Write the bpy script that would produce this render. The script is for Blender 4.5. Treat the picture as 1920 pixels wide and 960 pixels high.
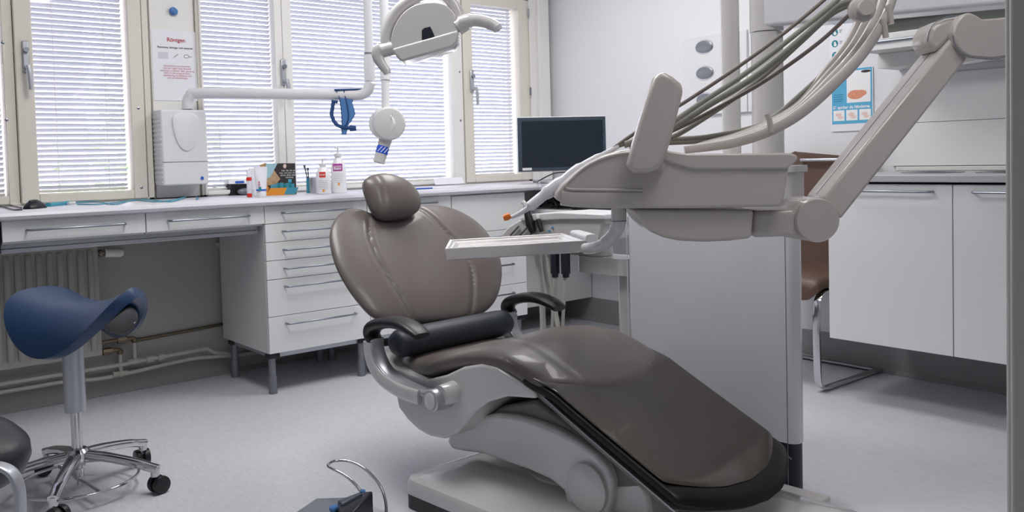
import bpy, math, random
from mathutils import Vector, Matrix
random.seed(4)
for o in list(bpy.data.objects): bpy.data.objects.remove(o)
S = bpy.context.scene
COL = S.collection
PI = math.pi
R = math.radians
# ------------------------------------------------------------------ camera
EYE = Vector((0, 0, 1.05))
FPX, CX, CY = 1658.7, 960.0, 362.46
YAW, PITCH, ROLL = .8803, .0405, -.0264
_f = Vector((-math.sin(YAW)*math.cos(PITCH), math.cos(YAW)*math.cos(PITCH), -math.sin(PITCH)))
_r0 = Vector((math.cos(YAW), math.sin(YAW), 0)); _u0 = _r0.cross(_f)
CR = _r0*math.cos(ROLL) + _u0*math.sin(ROLL)
CU = _u0*math.cos(ROLL) - _r0*math.sin(ROLL)
CF = _f
cam = bpy.data.cameras.new('camera'); camo = bpy.data.objects.new('camera', cam); COL.objects.link(camo)
m3 = Matrix((CR, CU, -CF)).transposed()
camo.matrix_world = Matrix.Translation(EYE) @ m3.to_4x4()
cam.sensor_width = 36; cam.lens = FPX/1920*36; cam.shift_y = -(480-CY)/1920; cam.clip_start = .02
S.camera = camo
# ------------------------------------------------------------------ light and exposure
S.view_settings.view_transform = 'Standard'; S.view_settings.look = 'None'
S.view_settings.gamma = 1; S.view_settings.use_curve_mapping = False
S.view_settings.exposure = 0.08
SKY_POWER = 5.2
FILL_POWER = 20
w = bpy.data.worlds.new('overcast_sky'); S.world = w; w.use_nodes = True
wn = w.node_tree.nodes; wl = w.node_tree.links
bg = wn['Background']; bg.inputs[1].default_value = SKY_POWER
tc = wn.new('ShaderNodeTexCoord'); sp = wn.new('ShaderNodeSeparateXYZ'); rp = wn.new('ShaderNodeValToRGB')
wl.new(tc.outputs['Generated'], sp.inputs[0]); wl.new(sp.outputs['Z'], rp.inputs[0]); wl.new(rp.outputs[0], bg.inputs[0])
rp.color_ramp.elements[0].position = 0; rp.color_ramp.elements[0].color = (.82, .85, .90, 1)
rp.color_ramp.elements[1].position = .6; rp.color_ramp.elements[1].color = (.88, .93, 1.0, 1)
try:
    S.cycles.max_bounces = 10; S.cycles.diffuse_bounces = 5; S.cycles.transparent_max_bounces = 24
    S.cycles.sample_clamp_indirect = 6
    S.cycles.caustics_reflective = False; S.cycles.caustics_refractive = False
except Exception: pass
def area_lamp(name, loc, sx, sy, power, direction, color=(1, 1, 1), portal=False):
    l = bpy.data.lights.new(name, 'AREA'); l.shape = 'RECTANGLE'; l.size = sx; l.size_y = sy; l.energy = power; l.color = color
    o = bpy.data.objects.new(name, l); COL.objects.link(o); o.location = loc
    o.rotation_euler = Vector(direction).to_track_quat('-Z', 'Y').to_euler()
    if portal: l.cycles.is_portal = True
    return o
# sampling portals for the sky light at the window openings
area_lamp('window_portal', (-4.62, .35, 1.48), 1.25, 2.2, 1, (1, 0, 0), portal=True)
area_lamp('window_portal', (-4.62, 2.67, 1.48), 1.25, 2.2, 1, (1, 0, 0), portal=True)

# ------------------------------------------------------------------ pixel to place
def ray(x, y): return CR*((x-CX)/FPX) - CU*((y-CY)/FPX) + CF
def onx(x, y, X): d = ray(x, y); return EYE + d*(X/d.x)
def ony(x, y, Y): d = ray(x, y); return EYE + d*(Y/d.y)
def onz(x, y, Z=0.0): d = ray(x, y); return EYE + d*((Z-EYE.z)/d.z)
def ond(x, y, t): return EYE + ray(x, y)*t
RH = Vector((math.cos(YAW), math.sin(YAW), 0)); FH = Vector((-math.sin(YAW), math.cos(YAW), 0))
# chair frame: local x runs from head to feet, local y away from the camera
CO = RH*-.133 + FH*2.9
EX = (RH*.69 - FH*.724).normalized(); EY = Vector((-EX.y, EX.x, 0))
CH_ANG = math.atan2(EX.y, EX.x)
def cl(x, y, yl):
    d = ray(x, y); o = EYE - CO
    p = o + d*((yl - o.dot(EY))/d.dot(EY)); return Vector((p.dot(EX), p.dot(EY), p.z))
def tol(p): q = p - CO; return Vector((q.dot(EX), q.dot(EY), p.z))

# ------------------------------------------------------------------ materials
def lin(c):
    if c > 1: c = c/255
    return c/12.92 if c <= .04045 else ((c+.055)/1.055)**2.4
def rgb(r, g, b): return (lin(r/255), lin(g/255), lin(b/255), 1)
def mat(name, col, rough=.5, metal=0, coat=0, bump=0, bscale=80, var=0, vscale=4, emis=None, estr=0, alpha=1, spec=.5, trans=0, stretch=None):
    m = bpy.data.materials.new(name); m.use_nodes = True
    n = m.node_tree.nodes; l = m.node_tree.links; b = n['Principled BSDF']
    c = rgb(*col)
    b.inputs['Base Color'].default_value = c; b.inputs['Roughness'].default_value = rough
    b.inputs['Metallic'].default_value = metal; b.inputs['Coat Weight'].default_value = coat
    b.inputs['Coat Roughness'].default_value = .08
    b.inputs['Specular IOR Level'].default_value = spec; b.inputs['Transmission Weight'].default_value = trans
    b.inputs['Alpha'].default_value = alpha
    if emis: b.inputs['Emission Color'].default_value = rgb(*emis); b.inputs['Emission Strength'].default_value = estr
    if bump or var:
        t = n.new('ShaderNodeTexCoord'); mp = n.new('ShaderNodeMapping'); l.new(t.outputs['Object'], mp.inputs[0])
        if stretch: mp.inputs['Scale'].default_value = stretch
    if var:
        z = n.new('ShaderNodeTexNoise'); z.inputs['Scale'].default_value = vscale; z.inputs['Detail'].default_value = 5
        l.new(mp.outputs[0], z.inputs['Vector'])
        x = n.new('ShaderNodeMix'); x.data_type = 'RGBA'; l.new(z.outputs['Fac'], x.inputs[0])
        x.inputs[6].default_value = [v*(1-var) for v in c[:3]]+[1]; x.inputs[7].default_value = [min(1, v*(1+var)) for v in c[:3]]+[1]
        l.new(x.outputs[2], b.inputs['Base Color'])
    if bump:
        z = n.new('ShaderNodeTexNoise'); z.inputs['Scale'].default_value = bscale; z.inputs['Detail'].default_value = 3
        l.new(mp.outputs[0], z.inputs['Vector'])
        bp = n.new('ShaderNodeBump'); bp.inputs['Strength'].default_value = bump; bp.inputs['Distance'].default_value = .004
        l.new(z.outputs['Fac'], bp.inputs['Height']); l.new(bp.outputs[0], b.inputs['Normal'])
    return m
M = {}
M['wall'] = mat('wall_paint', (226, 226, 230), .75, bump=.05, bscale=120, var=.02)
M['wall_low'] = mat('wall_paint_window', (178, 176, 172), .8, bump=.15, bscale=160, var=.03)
M['ceil'] = mat('ceiling_paint', (235, 235, 235), .9)
M['coving'] = mat('vinyl_coving', (150, 148, 150), .45, var=.05, vscale=20)
M['frame'] = mat('cream_lacquer', (220, 216, 205), .4)
M['frame_white'] = mat('white_lacquer', (232, 231, 228), .4)
M['cab'] = mat('white_laminate', (226, 228, 229), .38)
M['cab_side'] = mat('laminate_side', (214, 216, 214), .42)
M['counter'] = mat('pale_worktop', (214, 214, 222), .3, var=.03, vscale=150)
M['worktop_grey'] = mat('speckled_worktop', (176, 176, 180), .35, var=.18, vscale=420)
M['steel'] = mat('brushed_steel', (150, 156, 166), .3, metal=1)
M['chrome'] = mat('chrome', (205, 205, 208), .12, metal=1)
M['alu'] = mat('satin_aluminium', (188, 191, 198), .36, metal=.65)
M['leg_grey'] = mat('grey_leg', (128, 130, 138), .4, metal=.6)
M['black'] = mat('black_plastic', (22, 23, 28), .4)
M['dark'] = mat('dark_plastic', (38, 42, 54), .35)
M['blackgloss'] = mat('black_rubber_gloss', (15, 14, 15), .38, spec=.3)
M['taupe'] = mat('taupe_upholstery', (102, 94, 91), .36, bump=.10, bscale=900, coat=.2)
M['navy_roll'] = mat('dark_blue_grey_upholstery', (40, 46, 57), .45, bump=.1, bscale=900)
M['brown_under'] = mat('taupe_shell', (112, 106, 102), .35)
M['plastic_cover'] = mat('smoky_plastic_sheet', (58, 50, 42), .16, coat=.5, bump=.3, bscale=7, var=.12, vscale=5)
M['unit'] = mat('unit_white_gloss', (208, 206, 206), .25, coat=.6)
M['unit_warm'] = mat('unit_warm_white', (194, 188, 184), .28, coat=.5)
M['unit_grey'] = mat('unit_side_gloss', (226, 227, 234), .16, coat=.6)
M['lightplastic'] = mat('pale_plastic', (222, 223, 226), .35)
M['hose'] = mat('grey_green_hose', (136, 136, 127), .5)
M['hose_dark'] = mat('brown_grey_hose', (118, 108, 104), .5)
M['hose_white'] = mat('white_hose', (206, 206, 200), .5)
M['rad'] = mat('radiator_enamel', (172, 170, 164), .45)
M['pipe'] = mat('painted_pipe', (186, 184, 176), .4)
M['brass'] = mat('old_brass', (120, 108, 92), .35, metal=.8)
M['blue_seat'] = mat('blue_leather', (8, 48, 86), .38, bump=.2, bscale=60, coat=.08, var=.12, vscale=9)
M['black_leather'] = mat('black_leather', (34, 36, 44), .4, bump=.15, bscale=120)
M['brown'] = mat('brown_leather', (90, 67, 56), .45, bump=.2, bscale=90)
M['screen'] = mat('dark_screen', (26, 36, 48), .3)
M['bezel'] = mat('slate_bezel', (58, 70, 82), .35)
M['blue_cloth'] = mat('blue_fabric', (82, 128, 186), .8, bump=.3, bscale=200)
M['blue_trim'] = mat('navy_fabric_trim', (40, 72, 124), .8)
M['paper'] = mat('white_paper', (232, 233, 240), .7)
M['ink'] = mat('black_ink', (52, 52, 60), .7)
M['red_ink'] = mat('red_ink', (176, 60, 72), .7)
M['pink_ink'] = mat('pink_ink', (190, 90, 112), .7)
M['blue_ink'] = mat('blue_print', (88, 172, 212), .6)
M['teal_ink'] = mat('teal_print', (20, 128, 146), .6)
M['white_ink'] = mat('white_print', (240, 240, 242), .6)
M['skin_ink'] = mat('photo_skin_print', (222, 150, 118), .6, var=.2, vscale=40)
M['pale_skin'] = mat('photo_pale_print', (232, 205, 198), .6, var=.2, vscale=60)
M['magenta'] = mat('magenta_label', (176, 52, 152), .5)
M['red'] = mat('red_plastic', (222, 50, 40), .4)
M['orange'] = mat('orange_card', (232, 152, 48), .6)
M['orange_tip'] = mat('orange_silicone', (240, 126, 40), .4)
M['teal'] = mat('teal_plastic', (66, 152, 176), .45)
M['teal_dark'] = mat('deep_teal_print', (18, 132, 146), .5)
M['blue'] = mat('blue_plastic', (40, 96, 196), .4)
M['cobalt'] = mat('cobalt_band', (30, 88, 214), .5)
M['clear'] = mat('frosted_bottle', (250, 250, 252), .25, trans=.12)
M['liquid'] = mat('creamy_gel', (240, 228, 216), .3, trans=.2)
M['card'] = mat('brown_card', (206, 160, 108), .6)
M['photo_dark'] = mat('dark_photo_print', (54, 48, 50), .5, var=.6, vscale=60)
M['photo_sky'] = mat('sky_photo_print', (168, 208, 222), .5)
M['photo_tan'] = mat('tan_photo_print', (196, 164, 128), .5, var=.4, vscale=60)
M['steel_dark'] = mat('grey_plate', (128, 134, 142), .3, metal=.25)
M['bluegrey'] = mat('blue_grey_fabric', (60, 84, 104), .7)
M['jamb'] = mat('sage_grey_lacquer', (200, 203, 197), .4)
M['jamb_edge'] = mat('pale_grey_edge', (214, 214, 210), .35)
M['brick'] = mat('red_brick', (206, 186, 186), .8, var=.08, vscale=5)
M['leaf'] = mat('pale_leaves', (188, 204, 172), .8, var=.12, vscale=8)
M['pave'] = mat('street_paving', (170, 170, 172), .8, var=.1)
M['lamp'] = mat('fill_diffuser', (255, 255, 255), .5, emis=(255, 250, 244), estr=2)  # glowing face of the added fill panels
M['recess'] = mat('grey_green_recess', (104, 108, 102), .6)
# blinds: thin, slightly translucent slats
m = bpy.data.materials.new('blind_slat'); m.use_nodes = True
n = m.node_tree.nodes; l = m.node_tree.links; b = n['Principled BSDF']; b.inputs['Base Color'].default_value = rgb(206, 207, 218); b.inputs['Roughness'].default_value = .5
tr = n.new('ShaderNodeBsdfTranslucent'); tr.inputs[0].default_value = rgb(224, 228, 244); mx = n.new('ShaderNodeMixShader'); mx.inputs[0].default_value = .10
l.new(b.outputs[0], mx.inputs[1]); l.new(tr.outputs[0], mx.inputs[2]); l.new(mx.outputs[0], n['Material Output'].inputs[0]); M['slat'] = m
# window glass
m = bpy.data.materials.new('window_glass'); m.use_nodes = True
n = m.node_tree.nodes; l = m.node_tree.links
tp = n.new('ShaderNodeBsdfTransparent'); gl = n.new('ShaderNodeBsdfGlossy'); gl.inputs['Roughness'].default_value = .03
mx = n.new('ShaderNodeMixShader'); mx.inputs[0].default_value = .05
l.new(tp.outputs[0], mx.inputs[1]); l.new(gl.outputs[0], mx.inputs[2]); l.new(mx.outputs[0], n['Material Output'].inputs[0]); M['glass'] = m
m = m.copy(); m.name = 'clear_acrylic'; m.node_tree.nodes['Mix Shader'].inputs[0].default_value = .16; M['acrylic'] = m
# vinyl floor: pale, with fine mottling, short streaks and faint weld seams
m = mat('vinyl_floor', (204, 204, 208), .3, bump=.04, bscale=30); n = m.node_tree.nodes; l = m.node_tree.links; b = n['Principled BSDF']
t = n.new('ShaderNodeTexCoord'); mp = n.new('ShaderNodeMapping'); mp.inputs['Scale'].default_value = (14, 70, 14); mp.inputs['Rotation'].default_value = (0, 0, .1)
l.new(t.outputs['Object'], mp.inputs[0]); z = n.new('ShaderNodeTexNoise'); z.inputs['Scale'].default_value = 1.6; z.inputs['Detail'].default_value = 8
l.new(mp.outputs[0], z.inputs['Vector']); rr = n.new('ShaderNodeValToRGB'); l.new(z.outputs['Fac'], rr.inputs[0])
rr.color_ramp.elements[0].position = .3; rr.color_ramp.elements[0].color = rgb(203, 205, 212)
rr.color_ramp.elements[1].position = .7; rr.color_ramp.elements[1].color = rgb(216, 218, 225)
l.new(rr.outputs[0], b.inputs['Base Color']); M['floor'] = m

# ------------------------------------------------------------------ mesh helpers: every helper returns (verts, faces)
def box(x0, x1, y0, y1, z0, z1):
    x0, x1 = sorted((x0, x1)); y0, y1 = sorted((y0, y1)); z0, z1 = sorted((z0, z1))
    v = [Vector(p) for p in ((x0,y0,z0),(x1,y0,z0),(x1,y1,z0),(x0,y1,z0),(x0,y0,z1),(x1,y0,z1),(x1,y1,z1),(x0,y1,z1))]
    return v, [(0,3,2,1),(4,5,6,7),(0,1,5,4),(1,2,6,5),(2,3,7,6),(3,0,4,7)]
def join(*ms):
    v, f = [], []
    for a, b_ in ms:
        k = len(v); v += a; f += [tuple(i+k for i in q) for q in b_]
    return v, f
def prism(pts, d):
    """closed outline of points swept along vector d"""
    n_ = len(pts); d = Vector(d); v = [Vector(p) for p in pts] + [Vector(p)+d for p in pts]
    f = [tuple(range(n_))[::-1], tuple(range(n_, 2*n_))] + [(i, (i+1) % n_, n_+(i+1) % n_, n_+i) for i in range(n_)]
    nrm = sum(((v[i]-v[0]).cross(v[(i+1) % n_]-v[0]) for i in range(n_)), Vector())
    if nrm.dot(d) < 0: f = [q[::-1] for q in f]
    return v, f
def loft(rings, closed=True, caps=True):
    k = len(rings[0]); v = [Vector(p) for r_ in rings for p in r_]; f = []
    for i in range(len(rings)-1):
        for j in range(k if closed else k-1):
            a = i*k+j; b_ = i*k+(j+1) % k; f.append((a, b_, b_+k, a+k))
    if caps and closed: f.append(tuple(range(k))[::-1]); f.append(tuple(range((len(rings)-1)*k, len(rings)*k)))
    return v, f
def cr(pts, n_=8, closed=False):
    """smooth curve through points"""
    P = [Vector(p) for p in pts]; out = []; N = len(P)
    for i in range(N if closed else N-1):
        if closed: a, b_, c, d = P[i-1], P[i], P[(i+1) % N], P[(i+2) % N]
        else: a, b_, c, d = P[max(i-1, 0)], P[i], P[i+1], P[min(i+2, N-1)]
        for k in range(n_):
            t = k/n_; out.append(.5*((2*b_)+(c-a)*t+(2*a-5*b_+4*c-d)*t*t+(3*b_-3*c+d-a)*t**3))
    if not closed: out.append(P[-1].copy())
    return out
def tube(path, r, seg=12, side=None, hn=None, closed=False, ex=2.0):
    """sweep a round (or superelliptic: half width r along side, hn along the normal) section"""
    P = [Vector(p) for p in path]; N = len(P); rings = []; ref = Vector(side) if side is not None else None
    up = None
    for i, p in enumerate(P):
        if closed: t = (P[(i+1) % N]-P[i-1])
        else: t = P[min(i+1, N-1)]-P[max(i-1, 0)]
        t = t.normalized() if t.length > 1e-9 else Vector((0, 0, 1))
        if ref is not None: s = (ref - t*ref.dot(t)).normalized(); u_ = t.cross(s)
        else:
            if up is None: up = Vector((0, 0, 1)) if abs(t.z) < .9 else Vector((1, 0, 0))
            u_ = (up - t*up.dot(t)).normalized(); up = u_; s = u_.cross(t)
        a = r[i] if isinstance(r, (list, tuple)) else r
        b_ = (hn[i] if isinstance(hn, (list, tuple)) else hn) if hn is not None else a
        ring = []
        for k in range(seg):
            th = 2*PI*k/seg; c, q = math.cos(th), math.sin(th)
            c2 = math.copysign(abs(c)**(2/ex), c); q2 = math.copysign(abs(q)**(2/ex), q)
            ring.append(p + s*(a*c2) + u_*(b_*q2))
        rings.append(ring)
    if closed: rings.append(rings[0]); return loft(rings, caps=False)
    return loft(rings)
def lathe(profile, c=(0, 0, 0), axis=(0, 0, 1), seg=28):
    ax = Vector(axis).normalized(); a = Vector((1, 0, 0)) if abs(ax.x) < .9 else Vector((0, 1, 0))
    a = (a-ax*a.dot(ax)).normalized(); b_ = ax.cross(a); c = Vector(c)
    return loft([[c+ax*z+(a*math.cos(2*PI*k/seg)+b_*math.sin(2*PI*k/seg))*max(r_, .0004) for k in range(seg)] for r_, z in profile])
def cyl(p0, p1, r, seg=20): return tube([p0, p1], r, seg)
def ball(c, rx, ry=None, rz=None, seg=20, rot=None):
    ry = ry or rx; rz = rz or rx; rings = []
    for i in range(13):
        ph = -PI/2+PI*i/12
        rings.append([Vector((rx*math.cos(ph)*math.cos(2*PI*k/seg), ry*math.cos(ph)*math.sin(2*PI*k/seg), rz*math.sin(ph))) for k in range(seg)])
    rings = [[(rot @ p if rot else p)+Vector(c) for p in q] for q in rings]
    return loft(rings)
def disc_ring(c, r, n_=32): return [Vector((c[0]+r*math.cos(2*PI*k/n_), c[1]+r*math.sin(2*PI*k/n_), c[2])) for k in range(n_)]

WM = {}
def mkobj(name, me, parent):
    o = bpy.data.objects.new(name, me); COL.objects.link(o)
    if parent is not None: o.parent = parent
    return o
def put(name, vf, m, parent=None, space='W', bev=0, smooth=True, seg=2, sub=0):
    """link one mesh object; W verts are world, L verts are already in the thing's own frame"""
    v, f = vf
    base = WM.get(parent.name) if parent is not None else None
    if base is not None and space == 'W':
        inv = base.inverted(); v = [inv @ Vector(p) for p in v]
    origin = None
    if parent is None:
        xs = [p.x for p in v]; ys = [p.y for p in v]; zs = [p.z for p in v]
        origin = Vector(((min(xs)+max(xs))/2, (min(ys)+max(ys))/2, min(zs))); v = [p-origin for p in v]
    me = bpy.data.meshes.new(name); me.from_pydata([tuple(p) for p in v], [], f); me.validate(); me.update()
    import bmesh
    bm = bmesh.new(); bm.from_mesh(me); bmesh.ops.recalc_face_normals(bm, faces=bm.faces); bm.to_mesh(me); bm.free()
    me.materials.append(m)
    if smooth:
        for p in me.polygons: p.use_smooth = True
        try: me.set_sharp_from_angle(angle=R(40))
        except Exception: pass
    o = mkobj(name, me, parent)
    if origin is not None: o.location = origin; WM[o.name] = Matrix.Translation(origin)
    else: WM[o.name] = base
    if bev:
        b_ = o.modifiers.new('bevel', 'BEVEL'); b_.width = bev; b_.segments = seg; b_.limit_method = 'ANGLE'; b_.angle_limit = R(35)
    if sub:
        s = o.modifiers.new('subdivision', 'SUBSURF'); s.levels = sub; s.render_levels = sub
    return o
def thing(name, label, cat, loc=(0, 0, 0), rz=0, group=None):
    o = bpy.data.objects.new(name, None); COL.objects.link(o); o.empty_display_size = .1
    o.location = loc; o.rotation_euler = (0, 0, rz); WM[o.name] = Matrix.Translation(Vector(loc)) @ Matrix.Rotation(rz, 4, 'Z')
    return tag(o, label, cat, group)
def tag(o, label, cat, group=None):
    o['label'] = label; o['category'] = cat
    if group: o['group'] = group
    return o
def struct(name, vf, m, **k):
    o = put(name, vf, m, **k); o['kind'] = 'structure'; return o
def sthing(name):
    o = bpy.data.objects.new(name, None); COL.objects.link(o); WM[o.name] = Matrix.Identity(4); o['kind'] = 'structure'; return o
def lettering(name, txt, origin, xdir, ydir, size, m, parent, align='CENTER', bold=0):
    c = bpy.data.curves.new(name, 'FONT'); c.body = txt; c.size = size; c.align_x = align; c.align_y = 'CENTER'; c.extrude = .0002; c.offset = bold
    t_ = bpy.data.objects.new('t', c); COL.objects.link(t_); bpy.context.view_layer.update()
    me = bpy.data.meshes.new_from_object(t_.evaluated_get(bpy.context.evaluated_depsgraph_get()))
    bpy.data.objects.remove(t_)
    x = Vector(xdir).normalized(); y = Vector(ydir).normalized(); z = x.cross(y); mw = Matrix((x, y, z)).transposed().to_4x4(); mw.translation = Vector(origin)
    inv = WM[parent.name].inverted(); me.transform(inv @ mw)
    me.materials.clear(); me.materials.append(m); o = mkobj(name, me, parent); WM[o.name] = WM[parent.name]; return o

# ================================================================== SETTING
WX = -4.36; BY = 3.95; FX = -3.768; CT = .896
struct('floor', box(-4.5, 2.4, -2.6, 4.1, -.05, 0), M['floor'])
struct('ceiling', box(-4.5, 2.4, -2.6, 4.1, 2.55, 2.65), M['ceil'])
O1 = (-.75, 1.372); O2 = (1.600, 3.752); ZB = CT-.03; ZT = 2.07
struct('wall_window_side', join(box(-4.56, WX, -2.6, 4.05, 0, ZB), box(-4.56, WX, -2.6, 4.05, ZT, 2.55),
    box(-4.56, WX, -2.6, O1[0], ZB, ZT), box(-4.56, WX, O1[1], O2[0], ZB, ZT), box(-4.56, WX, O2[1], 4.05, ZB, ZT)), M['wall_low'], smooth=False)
struct('wall_back', box(WX, 2.3, BY, 4.05, 0, 2.55), M['wall'], smooth=False)
struct('wall_right', box(2.3, 2.4, -2.6, 4.05, 0, 2.55), M['wall'], smooth=False)
struct('wall_front', box(-4.56, 2.4, -2.7, -2.6, 0, 2.55), M['wall'], smooth=False)
struct('baseboard_back', prism([Vector((WX, BY, .147)), Vector((WX, BY-.004, .147)), Vector((WX, BY-.006, .02)), Vector((WX, BY-.03, .001)), Vector((WX, BY, .001))], (6.6, 0, 0)), M['coving'], smooth=False)
struct('baseboard_window_side', prism([Vector((WX, -2.5, .10)), Vector((WX+.004, -2.5, .10)), Vector((WX+.006, -2.5, .02)), Vector((WX+.03, -2.5, .001)), Vector((WX, -2.5, .001))], (0, 6.4, 0)), M['coving'], smooth=False)
struct('trim_1', join(box(-4.36, -4.30, 3.812, 3.905, CT, 2.5), box(-4.36, -4.325, 3.755, 3.815, CT, 2.5)), M['frame_white'], bev=.006)
struct('trim_2', box(-4.36, -4.345, 1.385, 1.597, .9, 2.5), M['frame_white'], bev=.003)
# doorway jamb close to the camera on the right
j0 = ond(1892.5, 480, .95); jf = ray(1886, 480); jf.z = 0; jf.normalize(); js = Vector((-jf.y, jf.x, 0))*-1
def jbox(a, b_, c, d):
    base = Vector((j0.x, j0.y, 0))
    return prism([base+js*a+jf*c, base+js*b_+jf*c, base+js*b_+jf*d, base+js*a+jf*d], (0, 0, 2.1))
struct('trim_3', jbox(.0015, .2, 0, .12), M['jamb'], bev=.003)
struct('trim_4', jbox(-.003, .03, .121, .15), M['jamb_edge'], bev=.003)

# windows: frame, sashes, panes
def window(name, y0, y1, sashes, hinge=True):
    t = sthing(name)
    xf = -4.33
    fr = [box(-4.50, xf, y0, y1, ZB, CT+.012), box(-4.50, xf, y0, y1, ZT-.02, ZT), box(-4.50, xf, y0, y0+.028, ZB, ZT), box(-4.50, xf, y1-.028, y1, ZB, ZT)]
    put('window_frame', join(*fr), M['frame'], t, bev=.003)
    for (a, b_, gz, ga, gb, kind) in sashes:
        m_ = M['frame'] if kind == 'cream' else M['frame_white']
        s = put('sash', join(box(-4.40, xf+.012, a, ga, CT+.008, ZT-.02), box(-4.40, xf+.012, gb, b_, CT+.008, ZT-.02),
            box(-4.40, xf+.012, ga, gb, CT+.008, gz), box(-4.40, xf+.012, ga, gb, 1.99, ZT-.02)), m_, t, bev=.004)
        put('pane', box(-4.352, -4.346, ga-.002, gb+.002, gz-.002, 1.993), M['glass'], s, smooth=False)
    return t
w1 = window('window_1', *O1, [(.845-.04, 1.338, .945, .876, 1.276, 'cream'), (-.7, .765, .94, -.62, .758, 'cream')])
put('mullion', box(-4.5, -4.335, .765, .803, CT, ZT-.02), M['frame'], w1, bev=.003)
w2 = window('window_2', *O2, [(1.612, 2.045, .925, 1.622, 2.003, 'white'), (2.047, 3.205, .925, 2.10, 3.125, 'white'), (3.215, 3.73, .945, 3.284, 3.655, 'cream')])
def sash_handle(yc, zc, win):
    x = -4.318
    h = put('window_handle', join(box(x, x+.012, yc-.014, yc+.014, zc-.05, zc+.085)), M['alu'], win, bev=.005)
    put('handle_lever', join(cyl((x+.01, yc, zc-.03), (x+.05, yc, zc-.03), .009), tube([(x+.045, yc, zc-.025), (x+.05, yc+.004, zc-.06), (x+.048, yc+.006, zc-.13)], [.011, .012, .009], 10, side=(0, 1, 0), hn=[.008, .007, .006])), M['alu'], h)
    put('handle_lock', cyl((x+.008, yc, zc+.045), (x+.028, yc, zc+.045), .011), M['steel'], h)
q = onx(47, 112, WX+.03); sash_handle(q.y, q.z-.005, w1)
q = onx(529, 142, WX+.03); sash_handle(q.y, q.z, w2)
q = onx(883, 158, WX+.03); sash_handle(q.y-.004, q.z, w2)
def hinge_pin(px, py, win):
    q = onx(px, py, WX+.05); put('hinge', join(cyl(q-Vector((0, 0, .022)), q+Vector((0, 0, .022)), .006, 10), ball(q+Vector((0, 0, .024)), .006, seg=8)), M['steel'], win)
for a in ((991, 25), (995, 172)): hinge_pin(*a, w2)
for px, py, w_ in ((5, 80, w1), (12, 225, w1), (259, 203, w1), (265, 352, w1), (861, 135, w2), (863, 226, w2)):
    q = onx(px, py, WX+.038); put('frame_screw', lathe([(.007, 0), (.007, .004), (.003, .006)], q, (1, 0, 0), 12), M['steel'], w_)
for px, y0, y1, w_ in ((252, 95, 130, w1), (253, 215, 285, w1), (256, 286, 326, w1), (861, 140, 165, w2), (986, 150, 168, w2), (5, 85, 120, w1)):
    a = onx(px, y0, WX+.034); b_ = onx(px+.02*(y1-y0), y1, WX+.034)
    put('stay_bar', tube([a, b_], .006, 8, side=(0, 1, 0), hn=.004, ex=4), M['frame_white'], w_)
# blinds between the panes
def blind(y0, y1, z0, label, tilt=R(-38), ladder=2, grp='venetian blinds in the windows'):
    pitch = .0232; xs = -4.372; n_ = int((2.0-z0)/pitch)
    t = thing('venetian_blind', label, 'blind', (xs, (y0+y1)/2, z0), 0, grp)
    v, f = [], []
    for k in range(n_):
        z = z0+.012+k*pitch; tl = tilt + random.uniform(-.03, .03); sag = random.uniform(-.0015, .0015)
        c, s = math.cos(tl)*.0125, math.sin(tl)*.0125
        pr = [(-1, 0), (-.5, .0014), (0, .002), (.5, .0014), (1, 0)]
        for yy, dz in ((y0, 0), ((y0+y1)/2, sag), (y1, 0)):
            for a, h in pr:
                v.append(Vector((xs+a*c-h*math.sin(tl), yy, z+dz-a*s*-1*-1+h*math.cos(tl))))
        b0 = len(v)-15
        for r_ in range(2):
            for i in range(4): f.append((b0+r_*5+i, b0+r_*5+i+1, b0+r_*5+i+6, b0+r_*5+i+5))
    put('slats', (v, f), M['slat'], t)
    put('bottom_rail', box(xs-.012, xs+.012, y0, y1, z0-.010, z0+.002), M['frame_white'], t, bev=.003)
    for k in range(ladder):
        yy = y0+(y1-y0)*(.22+.56*k/(ladder-1))
        put('ladder_cord', cyl((xs+.014, yy, z0), (xs+.014, yy, 2.0), .0012, 6), M['frame_white'], t)
    return t
blind(.882, 1.262, .958, 'white venetian blind in the cream sash right of the leftmost lever handle', ladder=2)
blind(-.6, .75, .95, 'white venetian blind cut off by the left edge of the photo')
blind(1.626, 1.998, .935, 'white venetian blind behind the x-ray pipe arm, left of the middle lever handle')
blind(2.106, 3.102, .935, 'wide white venetian blind behind the hanging lamp and the x-ray head', ladder=3)
blind(3.288, 3.63, .952, 'narrow white venetian blind in the cream sash directly left of the monitor')

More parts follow.
